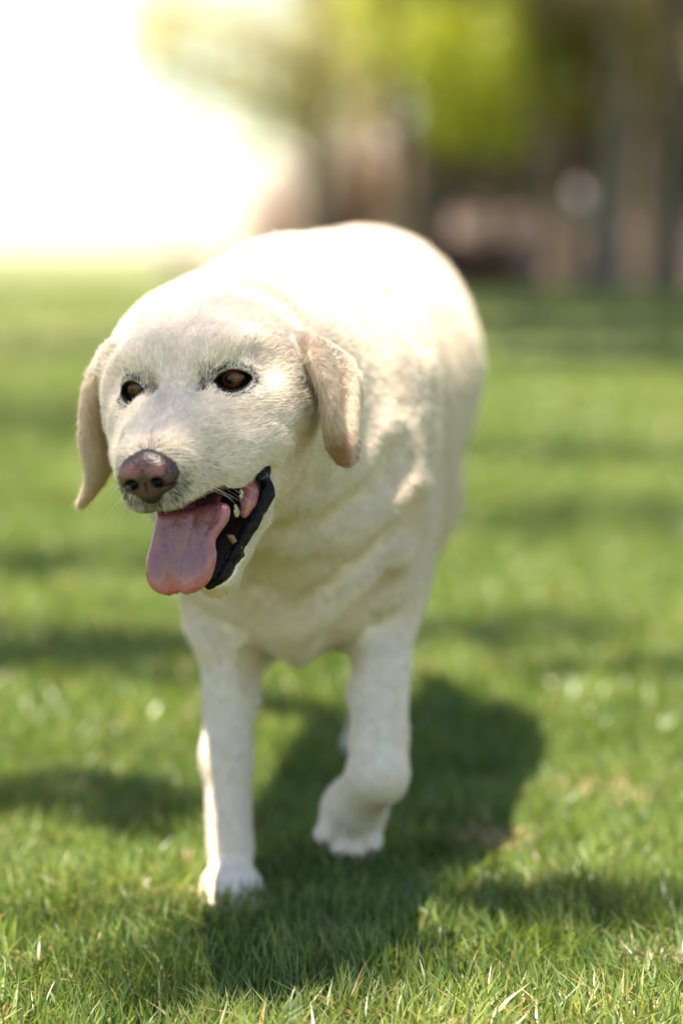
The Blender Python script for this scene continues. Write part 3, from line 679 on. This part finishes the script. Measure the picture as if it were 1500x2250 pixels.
SHADE = [(60, 1460, .28, .24, 5), (250, 1465, .24, .22, 5.2), (390, 1480, .14, .18, 5.1),
         (60, 1820, .15, .13, 4.8), (230, 1810, .15, .14, 4.7), (370, 1830, .10, .12, 4.9),
         (1120, 2045, .07, .06, 4.6), (1230, 2050, .12, .06, 4.7), (1420, 2050, .10, .07, 4.6),
         (120, 1260, .45, .30, 5.2), (60, 930, 1.0, 1.6, 6), (60, 760, 1.2, 2.6, 6.3), (1120, 1425, .20, .18, 5), (1330, 1150, .7, .50, 5.6), (1230, 1010, .5, .5, 6), (1420, 1500, .16, .10, 5)]
HEADSHADE = [(-.12, 1.745, .16, .15)]  # unseen leaf clump added overhead to keep sun off the dog's head

# ------------------------------------------------------------------ the place
KX = 1 / FOC
def at(px, Y): return (px - 750) * KX * Y
def zat(py, Y): return CAM_H + (560 - py) * KX * Y
def gY(py): return CAM_H / math.tan(math.atan((py - 1125) / FOC) + R_(PITCH))
# lawn sheet
def lawn_mat():
    m, nt, b = new_mat('lawn_thatch'); tc = node(nt, 'ShaderNodeTexCoord')
    n1 = node(nt, 'ShaderNodeTexNoise'); n1.inputs['Scale'].default_value = .55; n1.inputs['Detail'].default_value = 7
    n2 = node(nt, 'ShaderNodeTexNoise'); n2.inputs['Scale'].default_value = 60; n2.inputs['Detail'].default_value = 6
    c1 = node(nt, 'ShaderNodeValToRGB'); e = c1.color_ramp.elements; e[0].position = .35; e[0].color = (.060, .095, .022, 1); e[1].position = .66; e[1].color = (.165, .195, .058, 1)
    c2 = node(nt, 'ShaderNodeValToRGB'); e = c2.color_ramp.elements; e[0].position = .35; e[0].color = (.55, .5, .45, 1); e[1].position = .65; e[1].color = (1.15, 1.1, 1.0, 1)
    mx = node(nt, 'ShaderNodeMix'); mx.data_type = 'RGBA'; mx.blend_type = 'MULTIPLY'; mx.inputs[0].default_value = 1
    nt.links.new(tc.outputs['Object'], n1.inputs['Vector']); nt.links.new(tc.outputs['Object'], n2.inputs['Vector'])
    nt.links.new(n1.outputs[0], c1.inputs[0]); nt.links.new(n2.outputs[0], c2.inputs[0]); nt.links.new(c1.outputs[0], mx.inputs[6]); nt.links.new(c2.outputs[0], mx.inputs[7])
    nt.links.new(mx.outputs[2], b.inputs['Base Color']); b.inputs['Roughness'].default_value = .9; return m
ys = np.concatenate([[-40, -10, 0], np.linspace(1, 60, 60), [80, 120, 200, 400, 900, 2500]]); xs = np.concatenate([[-2500, -600, -150, -50], np.linspace(-20, 40, 41), [70, 150, 600, 2500]])
GX, GY = np.meshgrid(xs, ys, indexing='ij'); GZ = np.zeros_like(GX)
V = np.stack([GX, GY, GZ], -1).reshape(-1, 3); ix = np.arange(len(V)).reshape(GX.shape)
F = np.stack([ix[:-1, :-1], ix[1:, :-1], ix[1:, 1:], ix[:-1, 1:]], -1).reshape(-1, 4)
lawn = mesh_np('lawn', V, F, lawn_mat()); tag(lawn, 'short green lawn in patches of sun and shade', kind='structure')
# grass blades
def blades(n, x0, x1f, y0, y1, hh, ww, seed, straw=.05, side=.12):
    rg = np.random.default_rng(seed); Y = y0 + (y1 - y0) * rg.random(n) ** .8; hwid = (.1765 * Y * x1f + side); X = rg.uniform(-1, 1, n) * hwid
    cl = vnoise(np.stack([X * 6, Y * 6, 0 * X], 1), 21) * .5 + vnoise(np.stack([X * 22, Y * 22, 0 * X], 1), 22) * .5
    h = rg.uniform(*hh, n) * (1 + .30 * cl); w = rg.uniform(*ww, n); a = rg.uniform(0, 2 * np.pi, n)
    lean = rg.gamma(2., .22, n) ; la = a + rg.normal(0, .5, n) + 1.2 * vnoise(np.stack([X * 5, Y * 5, 0 * X], 1), 23); st = rg.random(n) < straw * (1 + 2 * (cl > .25)); lean[st] += .8
    S = 4; V = np.zeros((n, 2 * S + 1, 3)); dirx = np.cos(la); diry = np.sin(la); wx = -np.sin(a); wy = np.cos(a)
    for k in range(S + 1):
        s = k / S; off = h * lean * s * s * .9; z = h * s * np.cos(np.clip(lean * s * .6, 0, 1.3)); hwk = w * .5 * np.array([.75, 1, .95, .62, 0])[k]
        if k < S:
            for j, sg in enumerate((-1, 1)):
                V[:, 2 * k + j, 0] = X + dirx * off + sg * wx * hwk; V[:, 2 * k + j, 1] = Y + diry * off + sg * wy * hwk; V[:, 2 * k + j, 2] = z - .004
        else: V[:, 2 * S, 0] = X + dirx * off; V[:, 2 * S, 1] = Y + diry * off; V[:, 2 * S, 2] = z - .004
    b0 = np.arange(n)[:, None] * (2 * S + 1)
    q = np.stack([b0[:, 0] * 0 + 0] * 4, 1); F = []
    for k in range(S - 1): F.append(b0 + np.array([[2 * k, 2 * k + 1, 2 * k + 3, 2 * k + 2]]))
    F.append(b0 + np.array([[2 * S - 2, 2 * S - 1, 2 * S, 2 * S]]))
    F = np.concatenate(F)
    t = np.clip(.5 + .35 * cl + rg.normal(0, .28, n), 0, 1)[:, None]
    patch = sstep(-.3, .5, vnoise(np.stack([X * .9, Y * .35, 0 * X], 1), 24))[:, None]; c = (1 - t) * np.array([.070, .135, .026]) + t * ((1 - patch) * np.array([.23, .295, .075]) + patch * np.array([.38, .40, .13])); bl = rg.random(n) < .12; c[bl] = c[bl] * np.array([.8, .95, 1.5]) ; c[st] = np.array([.36, .26, .13]) * rg.uniform(.5, 1.1, (st.sum(), 1))
    keep = np.ones(n, bool)
    return V.reshape(-1, 3), F, np.repeat(c, 2 * S + 1, 0)
def grass_mat():
    m, nt, b = new_mat('grass_blade'); nt.nodes.remove(b); out = nt.nodes['Material Output']; at_ = node(nt, 'ShaderNodeAttribute'); at_.attribute_name = 'tint'
    df = node(nt, 'ShaderNodeBsdfPrincipled'); df.inputs['Roughness'].default_value = .36; df.inputs['Specular IOR Level'].default_value = .5; tr = node(nt, 'ShaderNodeBsdfTranslucent')
    hs_ = node(nt, 'ShaderNodeHueSaturation'); hs_.inputs['Value'].default_value = 1.35; hs_.inputs['Saturation'].default_value = 1.15; hs_.inputs['Hue'].default_value = .485
    mx = node(nt, 'ShaderNodeMixShader'); mx.inputs[0].default_value = .42
    nt.links.new(at_.outputs['Color'], df.inputs['Base Color']); nt.links.new(at_.outputs['Color'], hs_.inputs['Color']); nt.links.new(hs_.outputs[0], tr.inputs['Color'])
    nt.links.new(df.outputs[0], mx.inputs[1]); nt.links.new(tr.outputs[0], mx.inputs[2]); nt.links.new(mx.outputs[0], out.inputs['Surface']); return m
parts = [blades(115000, 0, 1.35, 1.35, 2.7, (.022, .050), (.0013, .0035), 1), blades(70000, 0, 1.25, 2.7, 5.0, (.022, .05), (.002, .0045), 2), blades(170000, 0, 1.2, .8, 7.0, (.022, .05), (.0025, .0055), 5, side=1.7), blades(50000, 0, 1.2, 5.0, 13, (.025, .055), (.006, .013), 3, side=.8), blades(30000, 0, 1.2, 13, 45, (.03, .07), (.02, .04), 4, side=2.5)]
off = 0; Vs = []; Fs = []; Cs = []
for v, f, c in parts: Vs.append(v); Fs.append(f + off); Cs.append(c); off += len(v)
V = np.concatenate(Vs); F = np.concatenate(Fs); Cc = np.concatenate(Cs)
# every last face is a triangle with a repeated corner: build loops by hand
me = bpy.data.meshes.new('grass'); me.vertices.add(len(V)); me.vertices.foreach_set('co', V.astype(np.float32).ravel())
tri = F[:, 2] == F[:, 3]; tot = np.where(tri, 3, 4); st_ = np.concatenate([[0], np.cumsum(tot)[:-1]]); msk = np.ones(F.shape, bool); msk[tri, 3] = False
me.loops.add(int(tot.sum())); me.loops.foreach_set('vertex_index', F[msk].astype(np.int32)); me.polygons.add(len(F)); me.polygons.foreach_set('loop_start', st_.astype(np.int32)); me.update(calc_edges=True)
ca = me.color_attributes.new('tint', 'FLOAT_COLOR', 'POINT'); c4 = np.ones((len(V), 4), np.float32); c4[:, :3] = Cc; ca.data.foreach_set('color', c4.ravel())
me.polygons.foreach_set('use_smooth', np.ones(len(F), bool)); me.materials.append(grass_mat()); grass = link('grass', me); tag(grass, 'short green grass blades with scattered dry straw', 'grass', kind='stuff')
print('grass', len(F), round(time.time() - _t, 1))
# trees
def tube(pts, rad, seg=10, wob=0, seed=0):
    pts = np.array(pts, float); n = len(pts); V = []; rg = np.random.default_rng(seed)
    for i in range(n):
        t = pts[min(i + 1, n - 1)] - pts[max(i - 1, 0)]; t /= np.linalg.norm(t); a = np.cross(t, [0.3, 1, .1]); a /= np.linalg.norm(a); b = np.cross(t, a)
        for k in range(seg):
            th_ = 2 * np.pi * k / seg; r = rad[i] * (1 + wob * math.sin(3 * th_ + i) + wob * rg.normal() * .5); V.append(pts[i] + r * (a * math.cos(th_) + b * math.sin(th_)))
    ix = np.arange(n * seg).reshape(n, seg); F = np.stack([ix[:-1], np.roll(ix, -1, 1)[:-1], np.roll(ix, -1, 1)[1:], ix[1:]], -1).reshape(-1, 4)
    return np.array(V), F
def join(L):
    o = 0; A = []; B_ = []
    for v, f in L: A.append(v); B_.append(f + o); o += len(v)
    return np.concatenate(A), np.concatenate(B_)
def leaves(cs, n, size, seed, c1, c2, flat=.6):
    """cs: list of (centre, radii); n leaves shared by volume"""
    rg = np.random.default_rng(seed); cs = [(np.array(c, float), np.array(r, float)) for c, r in cs]; w = np.array([np.prod(r) ** .8 for _, r in cs]); k = rg.choice(len(cs), n, p=w / w.sum())
    C0 = np.array([c for c, _ in cs])[k]; R0 = np.array([r for _, r in cs])[k]
    d = rg.normal(0, 1, (n, 3)); d /= np.linalg.norm(d, axis=1, keepdims=True); P = C0 + d * R0 * (rg.random((n, 1)) ** .45 + .25 * rg.random((n, 1)) ** 5) * (1 + .25 * vnoise(d * 2.2 + C0, 31)[:, None])
    u = rg.normal(0, 1, (n, 3)); u[:, 2] *= flat; u /= np.linalg.norm(u, axis=1, keepdims=True); v = np.cross(u, rg.normal(0, 1, (n, 3))); v /= np.linalg.norm(v, axis=1, keepdims=True); s = size * rg.uniform(.6, 1.3, (n, 1))
    u = u * s * .5; v = v * s * .3
    V = np.stack([P - u, P + v * 1.0 - u * .1, P + u, P - v - u * .1], 1).reshape(-1, 3); F = np.arange(4 * n).reshape(n, 4)
    t = np.clip(.5 + .5 * vnoise(P / (R0.mean() * .6), 33) + rg.normal(0, .25, n), 0, 1)[:, None]; c = (1 - t) * np.array(c1) + t * np.array(c2)
    return V, F, np.repeat(c, 4, 0)
LEAF = grass_mat(); LEAF.name = 'tree_leaf'
BARK = noise_mat('bark', (.060, .043, .028), (.19, .145, .105), 5, .9, .6)
BARK2 = noise_mat('pale_bark', (.125, .097, .075), (.27, .215, .17), 4, .9, .5)
def tree(name, label, X, Y, h, r, clumps, nleaf, lsize, c1, c2, seed, bark=BARK, lean=(0, 0), group=None, limbs=True, fine=0, grp_cat='tree'):
    rg = np.random.default_rng(seed); o = empty(name, (X, Y, 0)); tag(o, label, 'tree', group)
    zs = np.array([-.1, .15, .6, 1.5, 3, 5, 7.5, 10, 13]) ; zs = zs[zs < h]; zs = np.append(zs, h)
    P = [(lean[0] * z + .05 * math.sin(z * 1.3 + seed), lean[1] * z + .05 * math.cos(z * 1.1 + seed), z) for z in zs]; rr = [r * (1.45 if z < 0 else 1.2 if z < .3 else 1) * (1 - .75 * max(z, 0) / h) for z in zs]
    L = [tube(P, rr, 14, .06, seed)]
    if limbs:
        for c, R0 in clumps:
            c = np.array(c, float) - np.array([X, Y, 0]); z0 = max(.6, min(h * .85, c[2] - .35 * math.hypot(c[0], c[1]))); a = np.array([lean[0] * z0, lean[1] * z0, z0]); mid = (a + c) / 2 + np.array([0, 0, .12 * np.linalg.norm(c - a)]); r0 = fine or min(r * .35, .035 * np.linalg.norm(c - a) + .01)
            L.append(tube([a, mid, c], [r0, r0 * .6, r0 * .15], 6))
            for _ in range(4):
                e = c + rg.normal(0, .5, 3) * np.array(R0); L.append(tube([mid + (c - mid) * .4, (c + e) / 2, e], [r0 * .35, r0 * .2, r0 * .06], 4))
    v, f = join(L); mesh_np('trunk', v, f, bark, parent=o)
    v, f, c = leaves(clumps, nleaf, lsize, seed + 100, c1, c2); mesh_np('crown', v - np.array([X, Y, 0]), f, LEAF, smooth=False, colors=c, parent=o)
    return o
YG1, YG2 = (.21, .26, .035), (.48, .54, .09); PY1, PY2 = (.46, .44, .19), (.68, .66, .36); OL1, OL2 = (.12, .12, .04), (.32, .30, .11); BR1, BR2 = (.09, .06, .04), (.22, .16, .11)
def cl(px, py, Y, rx, rz, ry=None): return ((at(px, Y), Y, zat(py, Y)), (rx * KX * Y, (ry or rx) * KX * Y, rz * KX * Y))
G_ = 'trees along the wood edge'
# bank and far wood
xs = np.linspace(-4, 60, 65); ys = np.linspace(44, 75, 32); GX, GY = np.meshgrid(xs, ys, indexing='ij')
GZ = -.3 + 4.2 * sstep(44.5, 66, GY) * sstep(-3.5, 3, GX) + .15 * vnoise(np.stack([GX.ravel() * .8, GY.ravel() * .8, GX.ravel() * 0], 1)).reshape(GX.shape) * sstep(44.5, 50, GY)
V = np.stack([GX, GY, GZ], -1).reshape(-1, 3); ix = np.arange(len(V)).reshape(GX.shape); F = np.stack([ix[:-1, :-1], ix[1:, :-1], ix[1:, 1:], ix[:-1, 1:]], -1).reshape(-1, 4)
tag(mesh_np('bank', V, F, noise_mat('leaf_litter', (.035, .025, .017), (.11, .075, .052), 1.4, .95, .5, c3=(.07, .047, .034))), 'bank of brown leaf litter under the trees', kind='structure')
tree('tree', 'tree nearest the gap of white sky, pale yellow leaves reaching out over the lawn', at(700, 41), 41, 11, .20,
     [cl(430, 60, 40, 150, 130), cl(350, 140, 39, 95, 100), cl(340, 40, 39, 70, 80), cl(480, 210, 40, 110, 90), cl(600, 110, 41, 150, 160), cl(620, 260, 41, 120, 70), cl(740, 60, 41, 160, 150), cl(560, -420, 40, 200, 90), cl(720, 240, 42, 130, 90), cl(820, 120, 41, 130, 150), cl(660, 180, 41, 150, 130), cl(560, 330, 42, 60, 35)],
     9000, .13, PY1, PY2, 2, BARK2, group=G_)
tree('tree', 'thick dark trunked tree behind the back of the dog with the brightest yellow green leaves', at(945, 40), 40, 14, .36,
     [cl(1050, 150, 38, 110, 100), cl(1000, 270, 38, 100, 60), cl(1080, 300, 38, 70, 45), cl(940, 120, 38, 90, 100), cl(880, 30, 39, 160, 100), cl(1150, 60, 39, 110, 130), cl(1130, 220, 39, 90, 60), cl(1060, 180, 38.5, 190, 190), cl(1000, -450, 39, 200, 90)], 9000, .13, YG1, YG2, 3, group=G_)
tree('tree', 'pale lit trunk standing just left of the darkest trunk at the right', at(1345, 37), 37, 13, .24,
     [cl(1290, 40, 38, 110, 90), cl(1400, 60, 36, 90, 90), cl(1420, 250, 36, 50, 50), cl(1350, -440, 37, 200, 90)], 3500, .13, (.16, .14, .06), (.34, .29, .15), 4, BARK2, group=G_)
tree('tree', 'darkest tree trunk at the right edge of the wood', at(1470, 35), 35, 13, .27, [cl(1500, 20, 36, 100, 90), cl(1530, -440, 36, 200, 90)], 2500, .13, OL1, OL2, 5, group=G_)
tree('tree', 'slim dark tree between the bright leaves and the pale trunk', at(1225, 42), 42, 12, .20, [cl(1210, 150, 43, 90, 90), cl(1240, -100, 42, 200, 120)], 3000, .13, OL1, OL2, 6, group=G_)
tree('tree', 'slim brown tree behind the pale yellow leaves, left of the thick dark trunk', at(800, 45), 45, 12, .20, [cl(800, 180, 45, 90, 110), cl(800, -60, 45, 200, 120)], 3000, .15, (.16, .13, .06), (.30, .26, .13), 7, BARK, group=G_)
tree('tree', 'slender tree deep in the wood below the bright leaves', at(1085, 47), 47, 12, .17, [cl(1080, 60, 47, 120, 120), cl(960, 20, 46, 170, 120), cl(1220, 0, 47, 170, 150), cl(1400, 40, 46, 150, 160), cl(800, 30, 47, 150, 130), cl(1080, -90, 47, 200, 100)], 9000, .15, (.12, .12, .04), (.30, .29, .09), 8, group=G_)
tree('tree', 'brown trunk between the pale lit trunk and the darkest trunk', at(1410, 41), 41, 12, .15, [cl(1410, 30, 41, 60, 70), cl(1420, -400, 41, 150, 90)], 1500, .13, (.16, .14, .06), (.32, .26, .13), 9, group=G_)
tree('tree', 'slight tree with thin olive leaves hanging above the pale boulder', at(1290, 39), 39, 11, .09, [cl(1200, 60, 39, 110, 110), cl(1320, 110, 39, 120, 110), cl(1440, 130, 39, 100, 100), cl(1260, 240, 39, 70, 50)], 6500, .13, (.16, .15, .05), (.42, .38, .13), 12, group=G_)
tree('tree', 'slim grey trunk immediately left of the pale boulder', at(1165, 38), 38, 11, .11, [cl(1160, -60, 38, 100, 70), cl(1170, -400, 38, 150, 90)], 1500, .13, OL1, OL2, 10, BARK2, lean=(.03, 0), group=G_)
tree('tree', 'leaning dark stem in front of the thick dark trunk', at(880, 39), 39, 11, .13, [cl(850, 120, 39, 110, 70), cl(860, -400, 39, 150, 90)], 1800, .13, PY1, YG2, 11, lean=(-.04, 0), group=G_)
# brush: low bare shrubs in front of the bank
def shrub(label, px, Y, rx, rz, n, c1, c2, seed):
    X = at(px, Y); o = empty('shrub', (X, Y, 0)); tag(o, label, 'shrub', 'shrubs at the foot of the wood'); rg = np.random.default_rng(seed); L = []
    for _ in range(26):
        e = np.array([rg.normal(0, .5) * rx, rg.normal(0, .4) * rx, rz * rg.uniform(1.0, 2.0)]); L.append(tube([(e[0] * .1, e[1] * .1, -.02), e * np.array([.45, .45, .55]), e], [.03, .018, .005], 4))
    v, f = join(L); mesh_np('stems', v, f, BARK, parent=o); v, f, c = leaves([((0, 0, rz), (rx, rx, rz))], n, .11, seed, c1, c2); mesh_np('foliage', v, f, LEAF, smooth=False, colors=c, parent=o)
shrub('low reddish brown brush at the lawn edge right behind the back of the dog', 1040, 39, 1.0, .42, 3000, (.11, .062, .048), (.22, .135, .11), 41)
shrub('pinkish bare brush at the end of the wood beside the white sky', 610, 44, .75, 1.05, 1400, (.30, .22, .19), (.48, .38, .34), 42)
shrub('brown twiggy thicket behind the neck of the dog', 755, 43, 1.25, 1.7, 4800, (.24, .17, .12), (.46, .34, .25), 43)
shrub('small pale brush low on the horizon under the white sky', 400, 70, 1.1, .45, 900, (.34, .30, .26), (.50, .44, .40), 44)
v, f, c = leaves([((at(p, 56), 56 + (i % 3) * 3, z), (2.2, 2.4, 2.0)) for i, p in enumerate(range(980, 2700, 125)) for z in (2.0, 4.6, 7.4, 9.6)] + [((at(p, 48), 48 + (i % 3) * 4, 11), (2.6, 4.5, 1.0)) for i, p in enumerate(range(1000, 2700, 180))], 60000, .34, 60, (.075, .060, .032), (.30, .235, .14))
tag(mesh_np('woodland', v, f, LEAF, smooth=False, colors=c), 'dense dark wood filling the background behind the trees', 'woodland', kind='stuff')
# boulder
import bmesh
bm = bmesh.new(); bmesh.ops.create_icosphere(bm, subdivisions=5, radius=1)
for vv_ in bm.verts:
    p = np.array(vv_.co); n_ = vnoise(p[None] * 1.6, 51)[0] * .22 + vnoise(p[None] * 4, 52)[0] * .07; vv_.co = vv_.co * (1 + n_)
me = bpy.data.meshes.new('boulder'); bm.to_mesh(me); bm.free(); me.materials.append(noise_mat('pale_stone', (.16, .148, .16), (.28, .26, .28), 3, .85, .4))
for f_ in me.polygons: f_.use_smooth = True
bo = link('boulder', me); bo.location = (at(1258, 44.5), 44.5, zat(445, 44.5) - .12); bo.scale = (.34, .32, .38); tag(bo, 'pale lilac grey boulder on the bank between two dark trunks', 'boulder')
# trees outside the frame whose branches shade the lawn
def shade(gx, gy, h, rx, ry, rz=.25): return ((gx - h * SUN.x / SUN.z * -1 * -1 * -1 if False else gx + h * SUN.x / SUN.z, gy + h * SUN.y / SUN.z, h), (rx, ry, rz))
def gp(px, py): y = gY(py); return (px - 750) * KX * y * (1 / math.cos(0)), y
CL = []
for px, py, rx, ry, h in SHADE: 
    x, y = gp(px, py); CL.append(shade(x, y, h, rx, ry, .22))
NSH = len(CL)
for hx, hy, rx_, ry_ in HEADSHADE: CL.append(((hx + 5.2 * SUN.x / SUN.z, hy + 5.2 * SUN.y / SUN.z, 5.65), (rx_, ry_, .12)))
NHS = len(CL)
rg = np.random.default_rng(77)
for _ in range(16): CL.append(((rg.uniform(-5.5, -3.2), rg.uniform(-1, 5), rg.uniform(4.5, 7.5)), (rg.uniform(.5, .9),) * 2 + (.4,)))
tree('tree', 'leafy tree outside the frame at the left that throws the broken shade over the lawn', -5.2, 1.2, 8, .26, CL, 0, .07, OL1, OL2, 71, fine=.004)
ct = bpy.data.objects[[o.name for o in bpy.data.objects if o.name.startswith('crown')][-1]]
V = []; Fn = []; Cn = []; o_ = 0
for i, (c, R0) in enumerate(CL):
    area = math.pi * R0[0] * R0[1]; ls = .022 if NSH <= i < NHS else .07; n = int(area / (ls * ls * .3) * ((1.7 if CL[i][0][2] < 5.05 else 1.0) if i < NSH else 1.9 if i < NHS else .6)); v, f, c_ = leaves([(c, R0)], max(n, 20), ls, 200 + i, OL1, (.16, .2, .05)); V.append(v); Fn.append(f + o_); Cn.append(c_); o_ += len(v)
V = np.concatenate(V); Fn = np.concatenate(Fn); Cn = np.concatenate(Cn); par = ct.parent; old = ct.data; bpy.data.objects.remove(ct)
mesh_np('crown', V - np.array([-5.2, 1.2, 0]), Fn, LEAF, smooth=False, colors=Cn, parent=par)
CR = []
for gy in np.arange(12.5, 37, 2.7):
    for gx in np.arange(.052 * gy + .9, 9, 1.9):
        h_ = rg.uniform(6, 9); CR.append(((gx + rg.normal(0, .35) + h_ * SUN.x / SUN.z, gy + rg.normal(0, .6), h_), (1.25, 1.6, .7)))
tree('tree', 'broad tree outside the frame at the right that shades the far lawn', 9.5, 22, 11, .40, CR, 45000, .32, OL1, OL2, 81)
# dry bits on the lawn and on the lip
def dry_patch(name, label, px, py, rx, ry, n, hh, seed, c1, c2, cat):
    rg = np.random.default_rng(seed); x, y = gp(px, py); V = []; F = []; C_l = []
    for i in range(n):
        a = rg.uniform(0, 2 * np.pi); r = math.sqrt(rg.random()); p = np.array([math.cos(a) * r * rx, math.sin(a) * r * ry, rg.uniform(.004, hh)]); b_ = rg.uniform(0, 2 * np.pi); L_ = rg.uniform(.012, .035); e = np.array([math.cos(b_), math.sin(b_), rg.normal(0, .35)]) * L_; w = np.array([-math.sin(b_), math.cos(b_), 0]) * rg.uniform(.0005, .0013)
        V += [p - w, p + w, p + e * .6 + w * .8 + [0, 0, .004], p + e * .6 - w * .8 + [0, 0, .004], p + e]; k = i * 5; F += [(k, k + 1, k + 2, k + 3), (k + 3, k + 2, k + 4, k + 4)]; t = rg.random(); C_l += [np.array(c1) * (1 - t) + np.array(c2) * t] * 5
    V = np.array(V); me = bpy.data.meshes.new(name); me.from_pydata([tuple(v) for v in V], [], [f if f[2] != f[3] else f[:3] for f in F]); ca = me.color_attributes.new('tint', 'FLOAT_COLOR', 'POINT'); c4 = np.ones((len(V), 4), np.float32); c4[:, :3] = np.array(C_l); ca.data.foreach_set('color', c4.ravel()); me.materials.append(LEAF); o = link(name, me); o.location = (x, y, 0); tag(o, label, cat)
dry_patch('dry_grass_patch', 'tan patch of dead grass in the sun just right of the lifted paw', 1070, 1905, .030, .05, 420, .030, 91, (.34, .22, .12), (.62, .46, .28), 'dead grass')
dry_patch('dry_grass_clump', 'matted clump of dried grass in the bottom right corner of the lawn', 1462, 2170, .030, .026, 600, .020, 92, (.13, .13, .06), (.30, .28, .15), 'dead grass')
dry_patch('dry_grass_patch', 'thin scatter of dead grass stems in the sunny lawn far right of the lifted paw', 1330, 1790, .07, .06, 170, .030, 93, (.30, .20, .12), (.58, .45, .28), 'dead grass')
lv = [((0, 0, 0), .0005), ((.004, .001, -.003), .0030), ((.007, .0, -.007), .0022), ((.011, -.001, -.009), .0003)]
V = []; 
for p, w in lv: p = np.array(p); n_ = np.array([.25, 0, .97]); V += [p + n_ * w + [0, -.0003, 0], p - n_ * w + [0, -.0003, 0], p - n_ * w + [0, .0003, 0], p + n_ * w + [0, .0003, 0]]
F = []
for i in range(3):
    for k in range(4): F.append((4 * i + k, 4 * i + (k + 1) % 4, 4 * i + 4 + (k + 1) % 4, 4 * i + 4 + k))
F += [(3, 2, 1, 0), (12, 13, 14, 15)]
lf = mesh_np('dry_leaf', np.array(V), np.array(F), noise_mat('dry_leaf', (.22, .12, .06), (.40, .24, .13), 400, .7), smooth=False); lf.location = to_world(seen(499, 1176, 47)[None])[0].tolist(); tag(lf, 'tiny curled tan leaf scrap stuck at the edge of the black lower lip', 'leaf')
print('place', round(time.time() - _t, 1))
